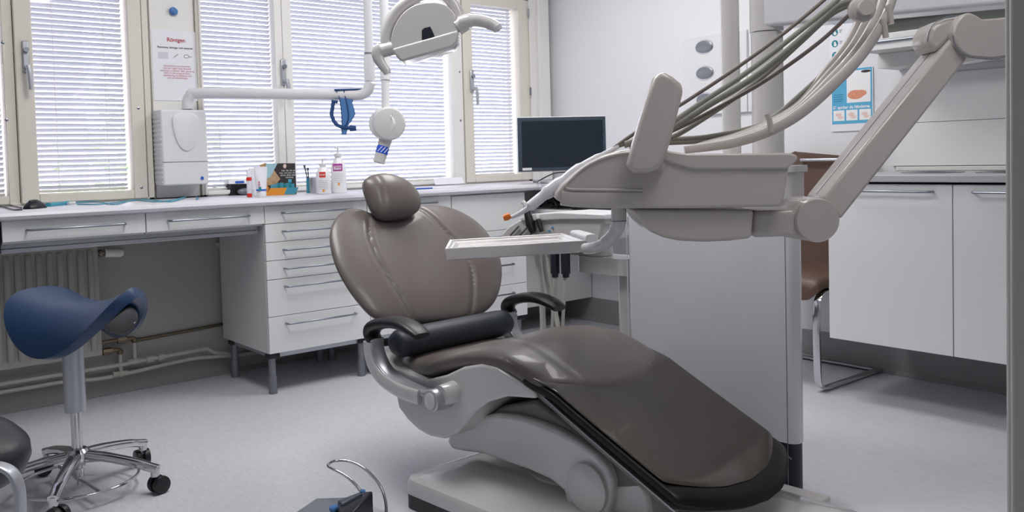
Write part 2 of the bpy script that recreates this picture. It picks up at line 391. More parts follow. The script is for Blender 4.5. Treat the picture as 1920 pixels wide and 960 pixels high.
# outside: a brick house and a tree across the street, ground
bh = thing('brick_house', 'pale red brick house dimly seen outside through the left blinds', 'building', (-16, -6, -3))
wl_ = [box(-22, -16, -16, 4, -3, 9)]
put('wall', join(*wl_), M['brick'], bh, smooth=False)
for yy in (-8, -5, -2, 1):
    for zz in (-.5, 2.5, 5.5):
        f_ = put('house_window', box(-16.02, -15.9, yy, yy+1.2, zz, zz+1.7), M['frame_white'], bh, smooth=False)
        put('pane', box(-15.9, -15.88, yy+.1, yy+1.1, zz+.1, zz+1.6), M['bezel'], f_, smooth=False)
tr_ = thing('street_tree', 'light green leafy tree outside, seen as pale green between the left blind slats', 'tree', (-11, 3.4, -3))
put('trunk', tube([(-11, 3.4, -3), (-11.1, 3.5, -1.5), (-11, 3.4, .2)], [.2, .16, .1]), M['card'], tr_)
v, f = [], []
for k in range(420):
    a = random.uniform(0, 2*PI); b_ = random.uniform(-1, 1); rr_ = 1.25*random.random()**.4; s = math.sqrt(1-b_*b_)
    c = Vector((-11+rr_*s*math.cos(a), 3.4+rr_*s*math.sin(a), .7+rr_*b_)); d1 = Vector((random.uniform(-1, 1), random.uniform(-1, 1), random.uniform(-1, 1))).normalized(); d2 = d1.orthogonal().normalized()
    i = len(v); v += [c-d1*.12, c+d2*.07, c+d1*.12, c-d2*.07]; f.append((i, i+1, i+2, i+3))
put('crown', (v, f), M['leaf'], tr_, smooth=False)
struct('ground', box(-30, -4.7, -20, 20, -3.1, -3), M['pave'])

# added fill lamps under the ceiling, dressed as light panels (out of frame)
for k, (lx, ly) in enumerate(((-2.6, 1.2), (-.6, 1.6), (-2.9, 2.75))):
    pw_ = (1, .4, 1)[k]
    t = thing('fill_panel', 'added fill light panel above the room, out of view', 'fill light', (lx, ly, 2.53), 0, 'added fill lights')
    put('frame', join(box(lx-.62, lx+.62, ly-.32, ly-.29, 2.52, 2.549), box(lx-.62, lx+.62, ly+.29, ly+.32, 2.52, 2.549), box(lx-.62, lx-.59, ly-.29, ly+.29, 2.52, 2.549), box(lx+.59, lx+.62, ly-.29, ly+.29, 2.52, 2.549)), M['frame_white'], t)
    put('diffuser', box(lx-.59, lx+.59, ly-.29, ly+.29, 2.53, 2.548), M['lamp'], t, smooth=False)
    area_lamp('fill_lamp', (lx, ly, 2.515), 1.15, .55, FILL_POWER*pw_, (0, 0, -1), (1, .985, .97))

# ================================================================== FURNITURE ALONG THE WINDOW
ct = thing('worktop', 'long pale worktop with rounded front edge running under the windows', 'countertop', (-4.0, 1.6, .862))
prof = [(-4.325, CT), (-3.752, CT), (-3.738, CT-.006), (-3.733, CT-.017), (-3.738, CT-.028), (-3.752, CT-.034), (-4.325, CT-.034)]
put('top', prism([Vector((x, -1.2, z)) for x, z in prof], (0, 4.50, 0)), M['counter'], ct)
prof2 = [(3.949, CT), (3.352, CT), (3.338, CT-.006), (3.333, CT-.017), (3.338, CT-.028), (3.352, CT-.034), (3.949, CT-.034)]
put('return_top', join(prism([Vector((-3.733, y, z)) for y, z in prof2], (.78, 0, 0)), box(-4.325, -3.733, 3.30, 3.949, CT-.034, CT)), M['counter'], ct, smooth=False)

def bar_handle(y0, y1, z, parent, x=FX):
    pa = [(x, y0, z), (x+.022, y0+.001, z), (x+.030, y0+.009, z), (x+.030, y1-.009, z), (x+.022, y1-.001, z), (x, y1, z)]
    return put('handle', tube(pa, .0046, 10), M['steel'], parent)
def front(y0, y1, z0, z1, parent, name='drawer', m_=None):
    return put(name, box(FX-.018, FX, y0+.0013, y1-.0013, z0+.0013, z1-.0013), m_ or M['cab'], parent, bev=.0012)
# desk drawers
for (y0, y1, h0, h1, lab) in ((.630, 1.152, .714, 1.068, 'shallow white desk drawer unit above the radiator, with a long bar handle'), (1.153, 1.668, 1.242, 1.590, 'shallow white desk drawer unit between the radiator side and the six-drawer pedestal')):
    t = thing('desk_drawer_unit', lab, 'drawer unit', (-4.0, (y0+y1)/2, .74), 0, 'desk drawer units')
    put('body', box(FX-.40, FX-.019, y0+.002, y1-.002, .772, .861), M['cab_side'], t, smooth=False)
    d = front(y0, y1, .78, .862, t); bar_handle(h0, h1, .823, d)
rail = tag(put('desk_rail', join(box(-4.33, FX-.05, .632, 1.655, .752, .77), box(FX-.07, FX-.045, .632, 1.655, .735, .7515)), M['alu'], bev=.002), 'grey metal rail under the desk drawers above the radiator', 'rail')
# side stub at far left of desk
tag(put('desk_side_panel', box(-4.3, FX-.01, .60, .626, .74, .8615), M['dark']), 'dark end panel of the desk drawers at the left edge', 'panel')

def pedestal(y0, y1, zb, cuts, handles, label, legs=True, blank_top=False):
    t = thing('drawer_cabinet', label, 'cabinet', (-4.05, (y0+y1)/2, 0), 0, 'white drawer cabinets under the worktop')
    put('body', box(-4.315, FX-.019, y0+.001, y1-.001, zb, .8615), M['cab_side'], t, bev=.0015)
    for i in range(len(cuts)-1):
        d = front(y0, y1, cuts[i+1], cuts[i], t, 'door' if (blank_top and i == 0) else 'drawer')
        if handles[i] is not None: bar_handle(handles[i][0], handles[i][1], handles[i][2], d)
    put('base_rail', join(box(-4.29, FX-.03, y0+.015, y0+.035, zb-.022, zb-.001), box(-4.29, FX-.03, y1-.035, y1-.015, zb-.022, zb-.001), box(FX-.045, FX-.022, y0+.02, y1-.02, zb-.022, zb-.001)), M['alu'], t)
    if legs:
        for lx in (FX-.035, -4.235):
            for ly in (y0+.025, y1-.04):
                lg = put('leg', join(cyl((lx, ly, .0), (lx, ly, .083), .0195, 24), cyl((lx, ly, .083), (lx, ly, zb-.023), .0165, 24)), M['leg_grey'], t)
                put('leg_cap', join(box(lx-.024, lx+.026, ly-.024, ly+.03, zb-.024, zb-.002)), M['black'], lg, bev=.004)
    return t
cuts = [.861, .779, .695, .611, .525, .356, .188]
pedestal(1.668, 2.194, .188, cuts, [(1.752, 2.108, .825), (1.752, 2.108, .742), (1.752, 2.108, .657), (1.752, 2.108, .572), (1.752, 2.108, .489), (1.752, 2.108, .319)], 'white pedestal of six drawers on grey legs, left of the dental chair backrest')
pedestal(2.196, 2.698, .188, [.861, .70, .53, .36, .188], [(2.30, 2.60, .83), (2.30, 2.60, .665), (2.30, 2.60, .49), (2.30, 2.60, .32)], 'white drawer cabinet hidden behind the headrest and backrest of the dental chair')
pedestal(2.702, 3.205, .165, [.855, .655, .505, .349, .165], [None, (2.80, 3.08, .622), (2.80, 3.10, .463), (2.80, 3.10, .302)], 'white cabinet with plain top front and drawers below, right of the chair backrest', blank_top=True)
# corner shelf
t = thing('corner_shelf', 'white shelf unit under the worktop corner, with dark cables above it', 'shelf', (-3.5, 3.65, 0))
put('board', box(-4.0, -2.98, 3.352, 3.94, .728, .748), M['cab'], t, bev=.002)
put('side_panel', box(-2.998, -2.98, 3.36, 3.94, .15, .727), M['cab_side'], t)
put('side_panel', box(-4.02, -4.001, 3.36, 3.94, .15, .86), M['cab_side'], t)
t = thing('computer_box', 'black flat computer box lying in the corner shelf under the worktop', 'computer', (-3.5, 3.6, .749))
put('case', box(-3.62, -3.2, 3.42, 3.8, .7488, .832), M['black'], t, bev=.004)
put('front_panel', box(-3.60, -3.22, 3.412, 3.4195, .755, .826), M['dark'], t, bev=.002)
cab_v = []
for k in range(6):
    p = [Vector((-3.84+random.uniform(-.05, .17), 3.38+random.uniform(0, .12), .756+random.uniform(0, .075))) for _ in range(6)]
    cab_v.append(tube(cr(p, 6), .004, 6))
tag(put('cable_bundle', join(*cab_v), M['black']), 'tangle of black cables in the corner shelf behind the handpieces', 'cable')['kind'] = 'stuff'

# radiator and pipes
rd = thing('radiator', 'grey-white panel radiator with vertical ribs under the desk at left', 'radiator', (-4.28, .4, .2))
ry0, ry1, rz0, rz1 = -.55, 1.09, .203, .712
put('panel', join(box(-4.325, -4.262, ry0, ry1, rz0, rz1)), M['rad'], rd, bev=.004)
ribs = []
y = ry1-.035
while y > ry0+.03:
    ribs.append(tube([(-4.262, y, rz0+.03), (-4.254, y, rz0+.045), (-4.254, y, rz1-.045), (-4.262, y, rz1-.03)], .0125, 10, side=(0, 1, 0), hn=.007)); y -= .0415
put('ribs', join(*ribs), M['rad'], rd)
put('wall_bracket', join(box(-4.36, -4.325, .2, .24, .3, .6), box(-4.36, -4.325, .95, .99, .3, .6)), M['rad'], rd)
tv = onx(212, 473, -4.29)
vl = put('thermostat_valve', join(cyl((-4.29, 1.125, .665), (-4.29, 1.195, .66), .021, 20), cyl((-4.29, 1.195, .66), (-4.29, 1.203, .66), .017, 20)), M['frame_white'], rd)
put('valve_stem', join(cyl((-4.29, 1.088, .665), (-4.29, 1.126, .665), .011, 12), cyl((-4.29, 1.10, .665), (-4.29, 1.112, .665), .016, 8)), M['brass'], vl)
pp = thing('heating_pipes', 'white painted heating pipes running along the wall base below the radiator', 'pipe', (-4.3, .9, .1))
px_ = -4.315
put('lower_pipe', tube(cr([(px_, -.9, .100), (px_, .6, .100), (px_, .95, .10), (px_, 1.06, .088), (px_, 1.2, .09), (px_, 1.5, .108), (px_, 1.64, .098), (px_, 1.9, .085), (px_, 3.1, .085)], 5), .0095, 10), M['pipe'], pp)
put('upper_pipe', tube([(px_+.012, -.9, .138), (px_+.012, 1.2, .138), (px_+.012, 1.22, .14), (px_+.012, 1.58, .150), (px_, 1.625, .118), (px_, 1.70, .104)], .0095, 10), M['pipe'], pp)
put('wall_pipe', tube([(WX+.012, 1.26, .232), (WX+.012, 1.74, .252), (WX+.012, 3.1, .28)], .0075, 10), M['brass'], pp)
for (yy, zt, zb_) in ((1.178, .196, .095), (1.243, .24, .142)):
    r_ = put('riser', cyl((px_+.004, yy, zt), (px_+.004, yy, zb_), .0085, 12), M['pipe'], pp)
    put('elbow', join(tube(cr([(px_+.004, 1.10, zt+.012), (px_+.004, yy-.01, zt+.012), (px_+.004, yy, zt)], 5), .010, 12), cyl((px_+.004, yy-.075, zt+.012), (px_+.004, yy-.035, zt+.012), .017, 8), ball((px_+.004, yy, zt+.002), .015)), M['brass'], r_)
    put('tee', join(cyl((px_+.004, yy-.03, zb_), (px_+.004, yy+.03, zb_), .0135, 10), ball((px_+.004, yy, zb_), .017), cyl((px_+.004, yy-.035, zb_), (px_+.004, yy-.03, zb_), .016, 8)), M['pipe'], r_)
put('coupling', join(cyl((px_+.012, 1.29, .142), (px_+.012, 1.325, .143), .016, 8), cyl((px_+.012, 1.345, .144), (px_+.012, 1.375, .145), .016, 8)), M['pipe'], pp)
q = onx(413, 458, -4.33); tag(put('wall_tap', join(cyl((WX, q.y, q.z), (-4.31, q.y, q.z), .012), cyl((-4.325, q.y-.012, q.z), (-4.325, q.y+.03, q.z), .008)), M['pipe']), 'small white valve stub on the wall left of the six-drawer pedestal', 'valve')

# ================================================================== RIGHT-HAND FURNITURE
def ydoor(x0, x1, z0, z1, yf, parent, name='door', m_=None): return put(name, box(x0+.0015, x1-.0015, yf, yf+.018, z0, z1), m_ or M['cab'], parent, bev=.0012)
t = thing('base_cabinet', 'white wall-hung base cabinet with wide door at right, left door of the pair', 'cabinet', (-1.7, 3.65, .26), 0)
put('body', box(-1.996, -1.49, 3.369, 3.94, .262, .906), M['cab_side'], t)
d = ydoor(-1.996, -1.488, .262, .906, 3.35, t)
def xbar(x0, x1, z, yf, parent): return put('handle', tube([(x0, yf, z), (x0+.001, yf-.022, z), (x0+.009, yf-.03, z), (x1-.009, yf-.03, z), (x1-.001, yf-.022, z), (x1, yf, z)], .0046, 10), M['steel'], parent)
ha = ony(1745, 360, 3.33); hb = ony(1823, 361, 3.33)
xbar(-1.90, ha.x, ha.z, 3.35, d)
t = thing('base_cabinet', 'white wall-hung base cabinet cut off by the door jamb, rightmost in the photo', 'cabinet', (-1.1, 3.65, .26), 0)
put('body', box(-1.487, -.90, 3.369, 3.94, .262, .906), M['cab_side'], t)
d = ydoor(-1.487, -.90, .262, .906, 3.35, t); xbar(hb.x, -.98, hb.z, 3.35, d)
t = thing('speckled_worktop', 'grey speckled worktop with sunk basins over the white cabinets at right', 'countertop', (-1.4, 3.65, .91))
put('slab', box(-2.0, -.7, 3.33, 3.93, .915, .942), M['worktop_grey'], t, bev=.003)
put('upstand', box(-2.0, -.7, 3.931, 3.948, .9425, .962), M['cab_side'], t, bev=.002)
for (a, b_) in ((1690, 1764), (1836, 1900)):
    p = onz((a+b_)/2, 325, .942)
    put('basin_rim', lathe([(.12, 0), (.12, .003), (.105, .004), (.098, .0005), (.098, 0)], (p.x, 3.66, .9422), seg=32), M['steel'], t)
# backsplash panels
t = thing('wall_panel', 'white splash panels with grey joints above the worktop at right', 'panel', (-1.4, 3.93, .99))
zs = [.964, 1.158, 1.37]
for i in range(2): put('panel', box(-2.02, -.7, 3.934, 3.948, zs[i]+.001, zs[i+1]-.001), M['cab'], t, bev=.001)
t = thing('wall_cabinet', 'white wall cabinet with steel rail at its bottom, behind the big white arm', 'cabinet', (-1.4, 3.75, 1.45))
put('body', box(-1.99, -.7, 3.62, 3.948, 1.463, 1.53), M['cab_side'], t, bev=.002)
put('upper_body', box(-1.99, -.7, 3.62, 3.948, 1.59, 2.2), M['cab_side'], t, bev=.002)
put('recess_shade', box(-1.99, -.7, 3.65, 3.948, 1.531, 1.589), M['recess'], t)  # shade in the gap between the cabinet parts, painted as a dark block
put('door', box(-1.99, -.7, 3.60, 3.6195, 1.595, 2.19), M['cab'], t, bev=.002)
put('rail', cyl((-1.93, 3.60, 1.497), (-.72, 3.60, 1.497), .006, 10), M['steel'], t)
put('lower_front', box(-1.99, -.7, 3.604, 3.6195, 1.463, 1.53), M['cab'], t, bev=.002)
put('lower_panel', box(-1.99, -.7, 3.76, 3.948, 1.40, 1.462), M['cab_side'], t)

# brown cantilever chair
ch = thing('cantilever_chair', 'brown leather cantilever chair on chrome frame, between the tall unit and white cabinets', 'chair', (-2.30, 3.7, 0))
xL, xR = -2.52, -2.085
for xx in (xL, xR):
    put('side_frame', tube(cr([(xx, 3.93, .013), (xx, 3.6, .013), (xx, 3.47, .014), (xx, 3.42, .03), (xx, 3.405, .08), (xx, 3.40, .25), (xx, 3.405, .37), (xx, 3.43, .42), (xx, 3.50, .435), (xx, 3.80, .425)], 5), .017, 12, side=(1, 0, 0), hn=.006, ex=5), M['chrome'], ch)
put('floor_bar', tube([(xL, 3.92, .013), (xR, 3.92, .013)], .017, 12, side=(0, 1, 0), hn=.006, ex=5), M['chrome'], ch)
put('seat', loft([[Vector((x, 3.395+y*.46, .47+z)) for x, z in ring] for y, ring in [(yy, [(-2.30+.228*sc*math.copysign(abs(math.cos(a))**.35, math.cos(a)), dz+.035*sc*math.copysign(abs(math.sin(a))**.6, math.sin(a))) for a in [2*PI*k/28 for k in range(28)]]) for yy, sc, dz in ((0, .86, -.045), (.03, .97, -.02), (.12, 1, 0), (.5, 1, -.008), (.9, 1, .0), (1, .95, .005))]]), M['brown'], ch)
bk = []
for zz, yy, hw in ((.44, 3.80, .20), (.5, 3.815, .212), (.6, 3.83, .215), (.8, 3.85, .215), (.92, 3.862, .218), (.98, 3.87, .216), (1.0, 3.872, .205), (1.01, 3.873, .18)):
    bk.append([Vector((-2.30+hw*math.copysign(abs(math.cos(a))**.4, math.cos(a)), yy+.022*math.copysign(abs(math.sin(a))**.7, math.sin(a)), zz+.035*(abs(math.cos(a))**3 if zz > .95 else 0))) for a in [2*PI*k/28 for k in range(28)]])
put('backrest', loft(bk), M['brown'], ch)
put('back_grip', tube([(-2.42, 3.84, .985), (-2.42, 3.825, 1.0), (-2.10, 3.825, 1.0), (-2.10, 3.84, .985)], .008, 10), M['chrome'], ch)

# wall plate with three oval flaps
wp = thing('dispenser_plate', 'white wall plate with three grey oval openings, on back wall behind the white poles', 'dispenser', (-3.0, 3.94, 1.25))
put('plate', box(-3.22, -2.80, 3.932, 3.949, 1.255, 1.69), M['lightplastic'], wp, bev=.004)
put('side_box', join(box(-2.76, -2.705, 3.90, 3.949, 1.27, 1.36), box(-2.795, -2.705, 3.93, 3.949, 1.255, 1.52)), M['lightplastic'], wp, bev=.004)
for px, py in ((1320, 88), (1321, 137), (1322, 187)):
    p = ony(px, py, 3.93)
    rg = put('oval_flap', loft([[Vector((p.x+rx*math.cos(a), yv, p.z+rz*math.sin(a))) for a in [2*PI*k/36 for k in range(36)]] for rx, rz, yv in ((.055, .033, 3.9315), (.055, .033, 3.925), (.050, .028, 3.9225))]), M['steel_dark'], wp)
    put('flap_rim', loft([[Vector((p.x+rx*math.cos(a), yv, p.z+rz*math.sin(a))) for a in [2*PI*k/36 for k in range(36)]] for rx, rz, yv in ((.061, .039, 3.9318), (.059, .037, 3.9285), (.056, .034, 3.9285))]), M['chrome'], rg)

# monitor
mt = thing('computer_monitor', 'wide dark computer monitor standing in the corner of the worktop', 'monitor', (-3.95, 3.70, CT))
ml = ond(970, 222, 4.92); mr = ond(1135, 217, 5.02)
ax = (mr-ml); wid = ax.length; ax.z = 0; ax.normalize(); nn = Vector((ax.y, -ax.x, 0)); ml.z = (ml.z+mr.z)/2; 
mh = .300
def mbox(u0, u1, z0, z1, d0, d1): return prism([ml+ax*u0-Vector((0, 0, z0))-nn*d0, ml+ax*u1-Vector((0, 0, z0))-nn*d0, ml+ax*u1-Vector((0, 0, z1))-nn*d0, ml+ax*u0-Vector((0, 0, z1))-nn*d0], -nn*(d1-d0))
c = put('casing', mbox(-.001, wid+.003, -.004, mh+.004, .004, .035), M['lightplastic'], mt, bev=.003)
put('bezel', mbox(0, wid, 0, mh, 0, .006), M['bezel'], c, bev=.001)
put('screen', mbox(.022, wid-.016, .02, mh-.02, -.001, .004), M['screen'], c, smooth=False)
put('sticker', mbox(.022, .075, mh-.02, mh-.006, -.0015, .002), M['lightplastic'], c, smooth=False)
cc = ml+ax*wid*.55+nn*-.08
put('stand', join(box(cc.x-.035, cc.x+.035, cc.y-.02, cc.y+.02, CT, CT+.30), box(cc.x-.11, cc.x+.11, cc.y-.09, cc.y+.07, CT+.0005, CT+.015)), M['frame_white'], mt, bev=.004)
tag(put('monitor_cable', tube(cr([ond(1075, 322, 4.95), ond(1040, 325, 4.93), ond(1012, 338, 4.85), onz(1008, 341, CT+.004), onz(1000, 341, CT+.004)], 6), .0035, 8), M['black']), 'black cable curving down below the monitor onto the worktop', 'cable')

# ================================================================== POSTERS
yx = Vector((0, 1, 0)); zx = Vector((0, 0, 1))
p0 = onx(283, 55, -4.34); p1 = onx(290, 188, -4.34); p2 = onx(370, 60, -4.34)
ps = thing('notice_sheet', 'white notice sheet headed with red text, taped on the pier above the wall box', 'poster', (-4.34, 1.48, 1.38))
ztop = (p0.z+p2.z)/2; zbot = p1.z; py0, py1 = p0.y+.002, p2.y
put('sheet', box(-4.3448, -4.3425, py0, py1, zbot, ztop), M['paper'], ps, smooth=False)
hgt = ztop-zbot; yc = (py0+py1)/2; X0 = -4.3421
lettering('heading', 'Röntgen', (X0, yc+.005, ztop-.045), yx, zx, .026, M['red_ink'], ps, bold=.0006)
lettering('subheading', 'Panorama, bitvingar och sensorer', (X0, yc, ztop-.082), yx, zx, .0125, M['ink'], ps, bold=.0003)
put('xray_picture', box(X0-.0004, X0, yc-.083, yc-.035, ztop-.137, ztop-.105), mat('pale_picture_print', (206, 208, 220), .6, var=.15, vscale=90), ps, smooth=False)
put('sensor_picture', join(tube([(X0, yc-.01, ztop-.13), (X0, yc+.005, ztop-.118), (X0, yc+.012, ztop-.112)], .0012, 6), tube([Vector((X0, yc+.052+.012*math.cos(a), ztop-.121+.008*math.sin(a))) for a in [2*PI*k/14 for k in range(14)]], .0009, 6, closed=True), cyl((X0, yc+.064, ztop-.121), (X0, yc+.078, ztop-.122), .001, 6)), M['ink'], ps)
for k, s in enumerate(('Kontrollera att patienten', 'inte har några lösa föremål', 'smycken, proteser eller piercing', 'Ställ in rätt program före', 'exponering av bilderna och', 'sätt på blyförklädet')):
    lettering('red_text', s, (X0, yc+.005, ztop-.170-k*.0115), yx, zx, .0125, M['pink_ink'], ps)
bl = onx(325, 21, -4.335)
tag(put('blue_tack', join(ball(bl, .006, .020, .020), ball(bl+Vector((.006, .006, -.002)), .007, .014, .016), ball(bl+Vector((.005, -.009, .003)), .007, .012, .012)), M['blue_cloth']), 'small blue blob stuck on the pier above the notice sheet', 'putty')
# strip of three teal circles and hand washing poster on the back wall
XX = Vector((1, 0, 0)); Yp = 3.944
a = ony(1555, 48, Yp); b_ = ony(1601, 118, Yp)
st = thing('instruction_strip', 'white instruction strip with teal round pictures above the blue hand poster', 'poster', (a.x, Yp, b_.z))
put('sheet', box(a.x, b_.x+.012, Yp, Yp+.002, b_.z, 1.66), M['paper'], st, smooth=False)
for i, (px, py) in enumerate(((1565, 61), (1565.5, 82), (1566, 104), (1564.5, 40))):
    c = ony(px, py, Yp-.0005)
    g = put('round_picture', lathe([(.017, 0), (.017, .0006)], c, (0, -1, 0), 24), M['teal_ink'], st, smooth=False)
    put('hand_figure', join(ball(c+Vector((0, -.0008, .004)), .005, .0005, .006, 10), ball(c+Vector((.002, -.0008, -.006)), .008, .0005, .007, 10)), M['white_ink'], g)
    for k in range(3): put('caption', box(c.x+.024, c.x+.040-.003*k, Yp-.0006, Yp-.0001, c.z+.008-.006*k, c.z+.010-.006*k), M['ink'], g, smooth=False)
a = ony(1558, 132, Yp); b_ = ony(1635, 125, Yp); c_ = ony(1560, 247, Yp)
hp = thing('hand_hygiene_poster', 'blue hand-washing poster with photo of wet hands and three small pictures', 'poster', (a.x, Yp, c_.z))
zt, zb_ = b_.z, c_.z; xa, xb = a.x+.004, b_.x
put('sheet', box(xa-.006, xb+.004, Yp, Yp+.002, zb_, zt+.003), M['paper'], hp, smooth=False)
put('blue_field', box(xa, xb, Yp-.0008, Yp-.0001, zb_+.035, zt), M['blue_ink'], hp, smooth=False)
W_ = xb-xa; H_ = zt-zb_
ph = put('hand_photo', box(xa+W_*.38, xb-.008, Yp-.0014, Yp-.0009, zt-H_*.545, zt-.010), M['white_ink'], hp, smooth=False)
put('hand_print', join(ball((xa+W_*.60, Yp-.0016, zt-H_*.42), W_*.20, .0004, H_*.075), ball((xa+W_*.74, Yp-.0018, zt-H_*.40), W_*.13, .0004, H_*.05)), M['skin_ink'], ph)
put('faucet_print', join(ball((xb-.03, Yp-.0016, zt-H_*.06), W_*.12, .0004, H_*.022)), M['ink'], ph)
lettering('poster_title', 'Så spritar du händerna', ((xa+xb)/2-.003, Yp-.0012, zt-H_*.615), XX, zx, .0205, M['white_ink'], hp, bold=.0005)
for k in range(3):
    x0 = xa+W_*(.035+.325*k)
    g = put('small_photo', box(x0, x0+W_*.28, Yp-.0014, Yp-.0009, zt-H_*.83, zt-H_*.66), M['white_ink'], hp, smooth=False)
    put('hand_print', join(ball((x0+W_*.13, Yp-.0016, zt-H_*.73), W_*.08, .0004, H_*.03), ball((x0+W_*.18, Yp-.0018, zt-H_*.775), W_*.07, .0004, H_*.025)), M['pale_skin'], g)
for k in range(4): put('caption', box(xa+W_*.04, xa+W_*(.30-.03*(k % 2)), Yp-.0012, Yp-.0009, zt-H_*(.40+.035*k)-.003, zt-H_*(.40+.035*k)), M['teal_ink'], hp, smooth=False)

# ================================================================== THINGS ON THE WORKTOP
mouse = thing('computer_mouse', 'black computer mouse at the left end of the worktop', 'mouse', onz(65, 392, CT))
mo = onz(65, 391, CT)
md = (onz(89, 388, CT)-onz(40, 393, CT)).normalized()
put('shell', loft([[mo+md*(x*.055)+Vector((-md.y, md.x, 0))*(w_*.031*math.cos(a))+Vector((0, 0, max(0, h*.036*math.sin(a)))) for a in [PI*k/12 for k in range(13)]+[PI]] for x, w_, h in ((-1, .3, .2), (-.9, .65, .45), (-.6, .9, .75), (-.2, 1, 1), (.2, 1, 1), (.6, .95, .75), (.9, .75, .4), (1, .4, .15))], closed=True), M['black'], mouse)
put('wheel', ball(mo+md*-.028+Vector((0, 0, .028)), .007, .007, .007, 12), M['dark'], mouse)
for kk, pts in enumerate(([(40, 390), (20, 385), (0, 383), (-30, 384)], [(42, 393), (25, 393), (0, 387), (-30, 390)])):
    tag(put('black_cable', tube(cr([onz(x, y, CT+.004) for x, y in pts], 6), .0028, 8), M['black']), ('black mouse cable, upper of the two at the left end of the worktop', 'black cable, lower of the two at the left end of the worktop')[kk], 'cable')
pc = onz(112, 384, CT)
t = thing('teal_sensor', 'small teal stick lying beside the mouse, with pale cable', 'sensor', pc)
put('stick', tube([onz(90, 385, CT+.006), onz(128, 381, CT+.006)], .010, 10, side=(0, 0, 1), hn=.012, ex=4), M['teal'], t)
put('end_cap', tube([onz(128, 381, CT+.008), onz(140, 380, CT+.008)], .006, 10), M['lightplastic'], t)
t = tag(put('pale_blue_cable', tube(cr([onz(x, y, CT+.004) for x, y in ((140, 380), (180, 378), (215, 383), (250, 375), (290, 378), (330, 374), (358, 366), (372, 371), (368, 374))], 8), .0026, 8), M['teal']), 'thin pale blue cable lying in loops along the worktop below the wall box', 'cable')
tag(put('pale_blue_cable', tube(cr([onz(x, y, CT+.004) for x, y in ((145, 383), (185, 383), (230, 378), (275, 374), (320, 378), (350, 369), (362, 366))], 8), .0026, 8), M['teal']), 'second thin pale blue cable crossing the first along the worktop, ending left of it', 'cable')
# sensor holder below wall box
t = thing('sensor_holder', 'white bracket with cradle standing on the worktop below the wall box', 'holder', onz(385, 368, CT))
hc = onz(385, 368, CT)
put('base', join(box(hc.x-.05, hc.x+.04, hc.y-.045, hc.y+.045, CT+.0005, CT+.018), box(hc.x-.055, hc.x-.045, hc.y-.03, hc.y+.03, CT+.018, CT+.075)), M['lightplastic'], t, bev=.004)
put('cradle', join(tube([(hc.x+.02, hc.y-.05, CT+.035), (hc.x+.02, hc.y-.02, CT+.024), (hc.x+.02, hc.y+.02, CT+.024), (hc.x+.02, hc.y+.05, CT+.035)], .014, 10)), M['lightplastic'], t)
# wipe box
t = thing('tissue_box', 'small dark box with white printed lid leaning behind the toothpaste tubes', 'box', onz(443, 365, CT))
q0 = onz(443, 366, CT)
def yb(x0, x1, y0, y1, z0, z1, o=q0): return box(o.x+x0, o.x+x1, o.y+y0, o.y+y1, o.z+z0, o.z+z1)
put('carton', prism([q0+Vector((.02, -.045, .001)), q0+Vector((.02, .07, .001)), q0+Vector((.02, .075, .055)), q0+Vector((.02, -.032, .058))], (-.07, 0, 0)), M['black'], t, bev=.002)
put('lid', prism([q0+Vector((.022, -.045, .058)), q0+Vector((.022, .075, .056)), q0+Vector((.01, .07, .080)), q0+Vector((.01, -.04, .078))], (-.07, 0, .0)), M['paper'], t, bev=.002)
put('blue_print', yb(.0145, .0215, -.01, .035, .060, .0715), M['blue'], t)
put('grey_wipe', ball(q0+Vector((.045, .03, .018)), .02, .042, .017), M['steel_dark'], t)
# red and white tube
p = onz(468, 370, CT)
t = thing('slim_toothpaste', 'slim white tube with red cap and red band, left of the larger tubes', 'tube', p)
put('tube_body', lathe([(.0105, .018), (.011, .03), (.011, .082), (.0105, .085)], p, seg=16), M['paper'], t)
put('cap', lathe([(.0115, .001), (.0115, .018), (.009, .020)], p, seg=16), M['red'], t)
put('band', lathe([(.0125, .078), (.0125, .094)], p, seg=16), M['red'], t)
put('tail', loft([[p+Vector((a_*math.cos(t_), b__*math.sin(t_), z)) for t_ in [2*PI*k/16 for k in range(16)]] for a_, b__, z in ((.010, .010, .094), (.004, .013, .125))]), M['paper'], t)
def paste(px, py, d, label, name='toothpaste_tube', hh=.142, rotz=0, mark=True):
    p = onz(px, py, CT) + Vector(d)
    t = thing(name, label, 'tube', p, 0, 'toothpaste tubes on the worktop')
    put('cap', lathe([(.022, .001), (.022, .024), (.019, .028)], p, seg=24), M['lightplastic'], t)
    put('tube_body', loft([[p+Vector((a_*math.cos(t_), b__*math.sin(t_), z)) for t_ in [2*PI*k/24 for k in range(24)]] for a_, b__, z in ((.019, .023, .0285), (.018, .025, .045), (.014, .028, .085), (.008, .031, .110), (.0025, .033, hh-.006), (.0025, .033, hh))]), M['paper'], t)
    for (z0, z1, mm) in ((.030, .038, M['blue']), (.112, .114, M['ink'])) if mark else ():
        f1 = (z0-.0285)/.1; f2 = (z1-.0285)/.1
        put('stripe', loft([[p+Vector(((.0196-.018*((z-.0285)/.1)**1.3)*math.cos(t_), (.0236+.0095*(z-.0285)/.1)*math.sin(t_), z)) for t_ in [2*PI*k/24 for k in range(24)]] for z in (z0, z1)]), mm, t)
    return t, p
paste(483, 367, (-.02, .0, 0), 'white toothpaste tube with green print, behind the front tube', hh=.135, mark=False)
t, p = paste(489, 370, (0, .004, 0), 'white toothpaste tube with blue stripe standing on its cap, beside the leaflet stand')
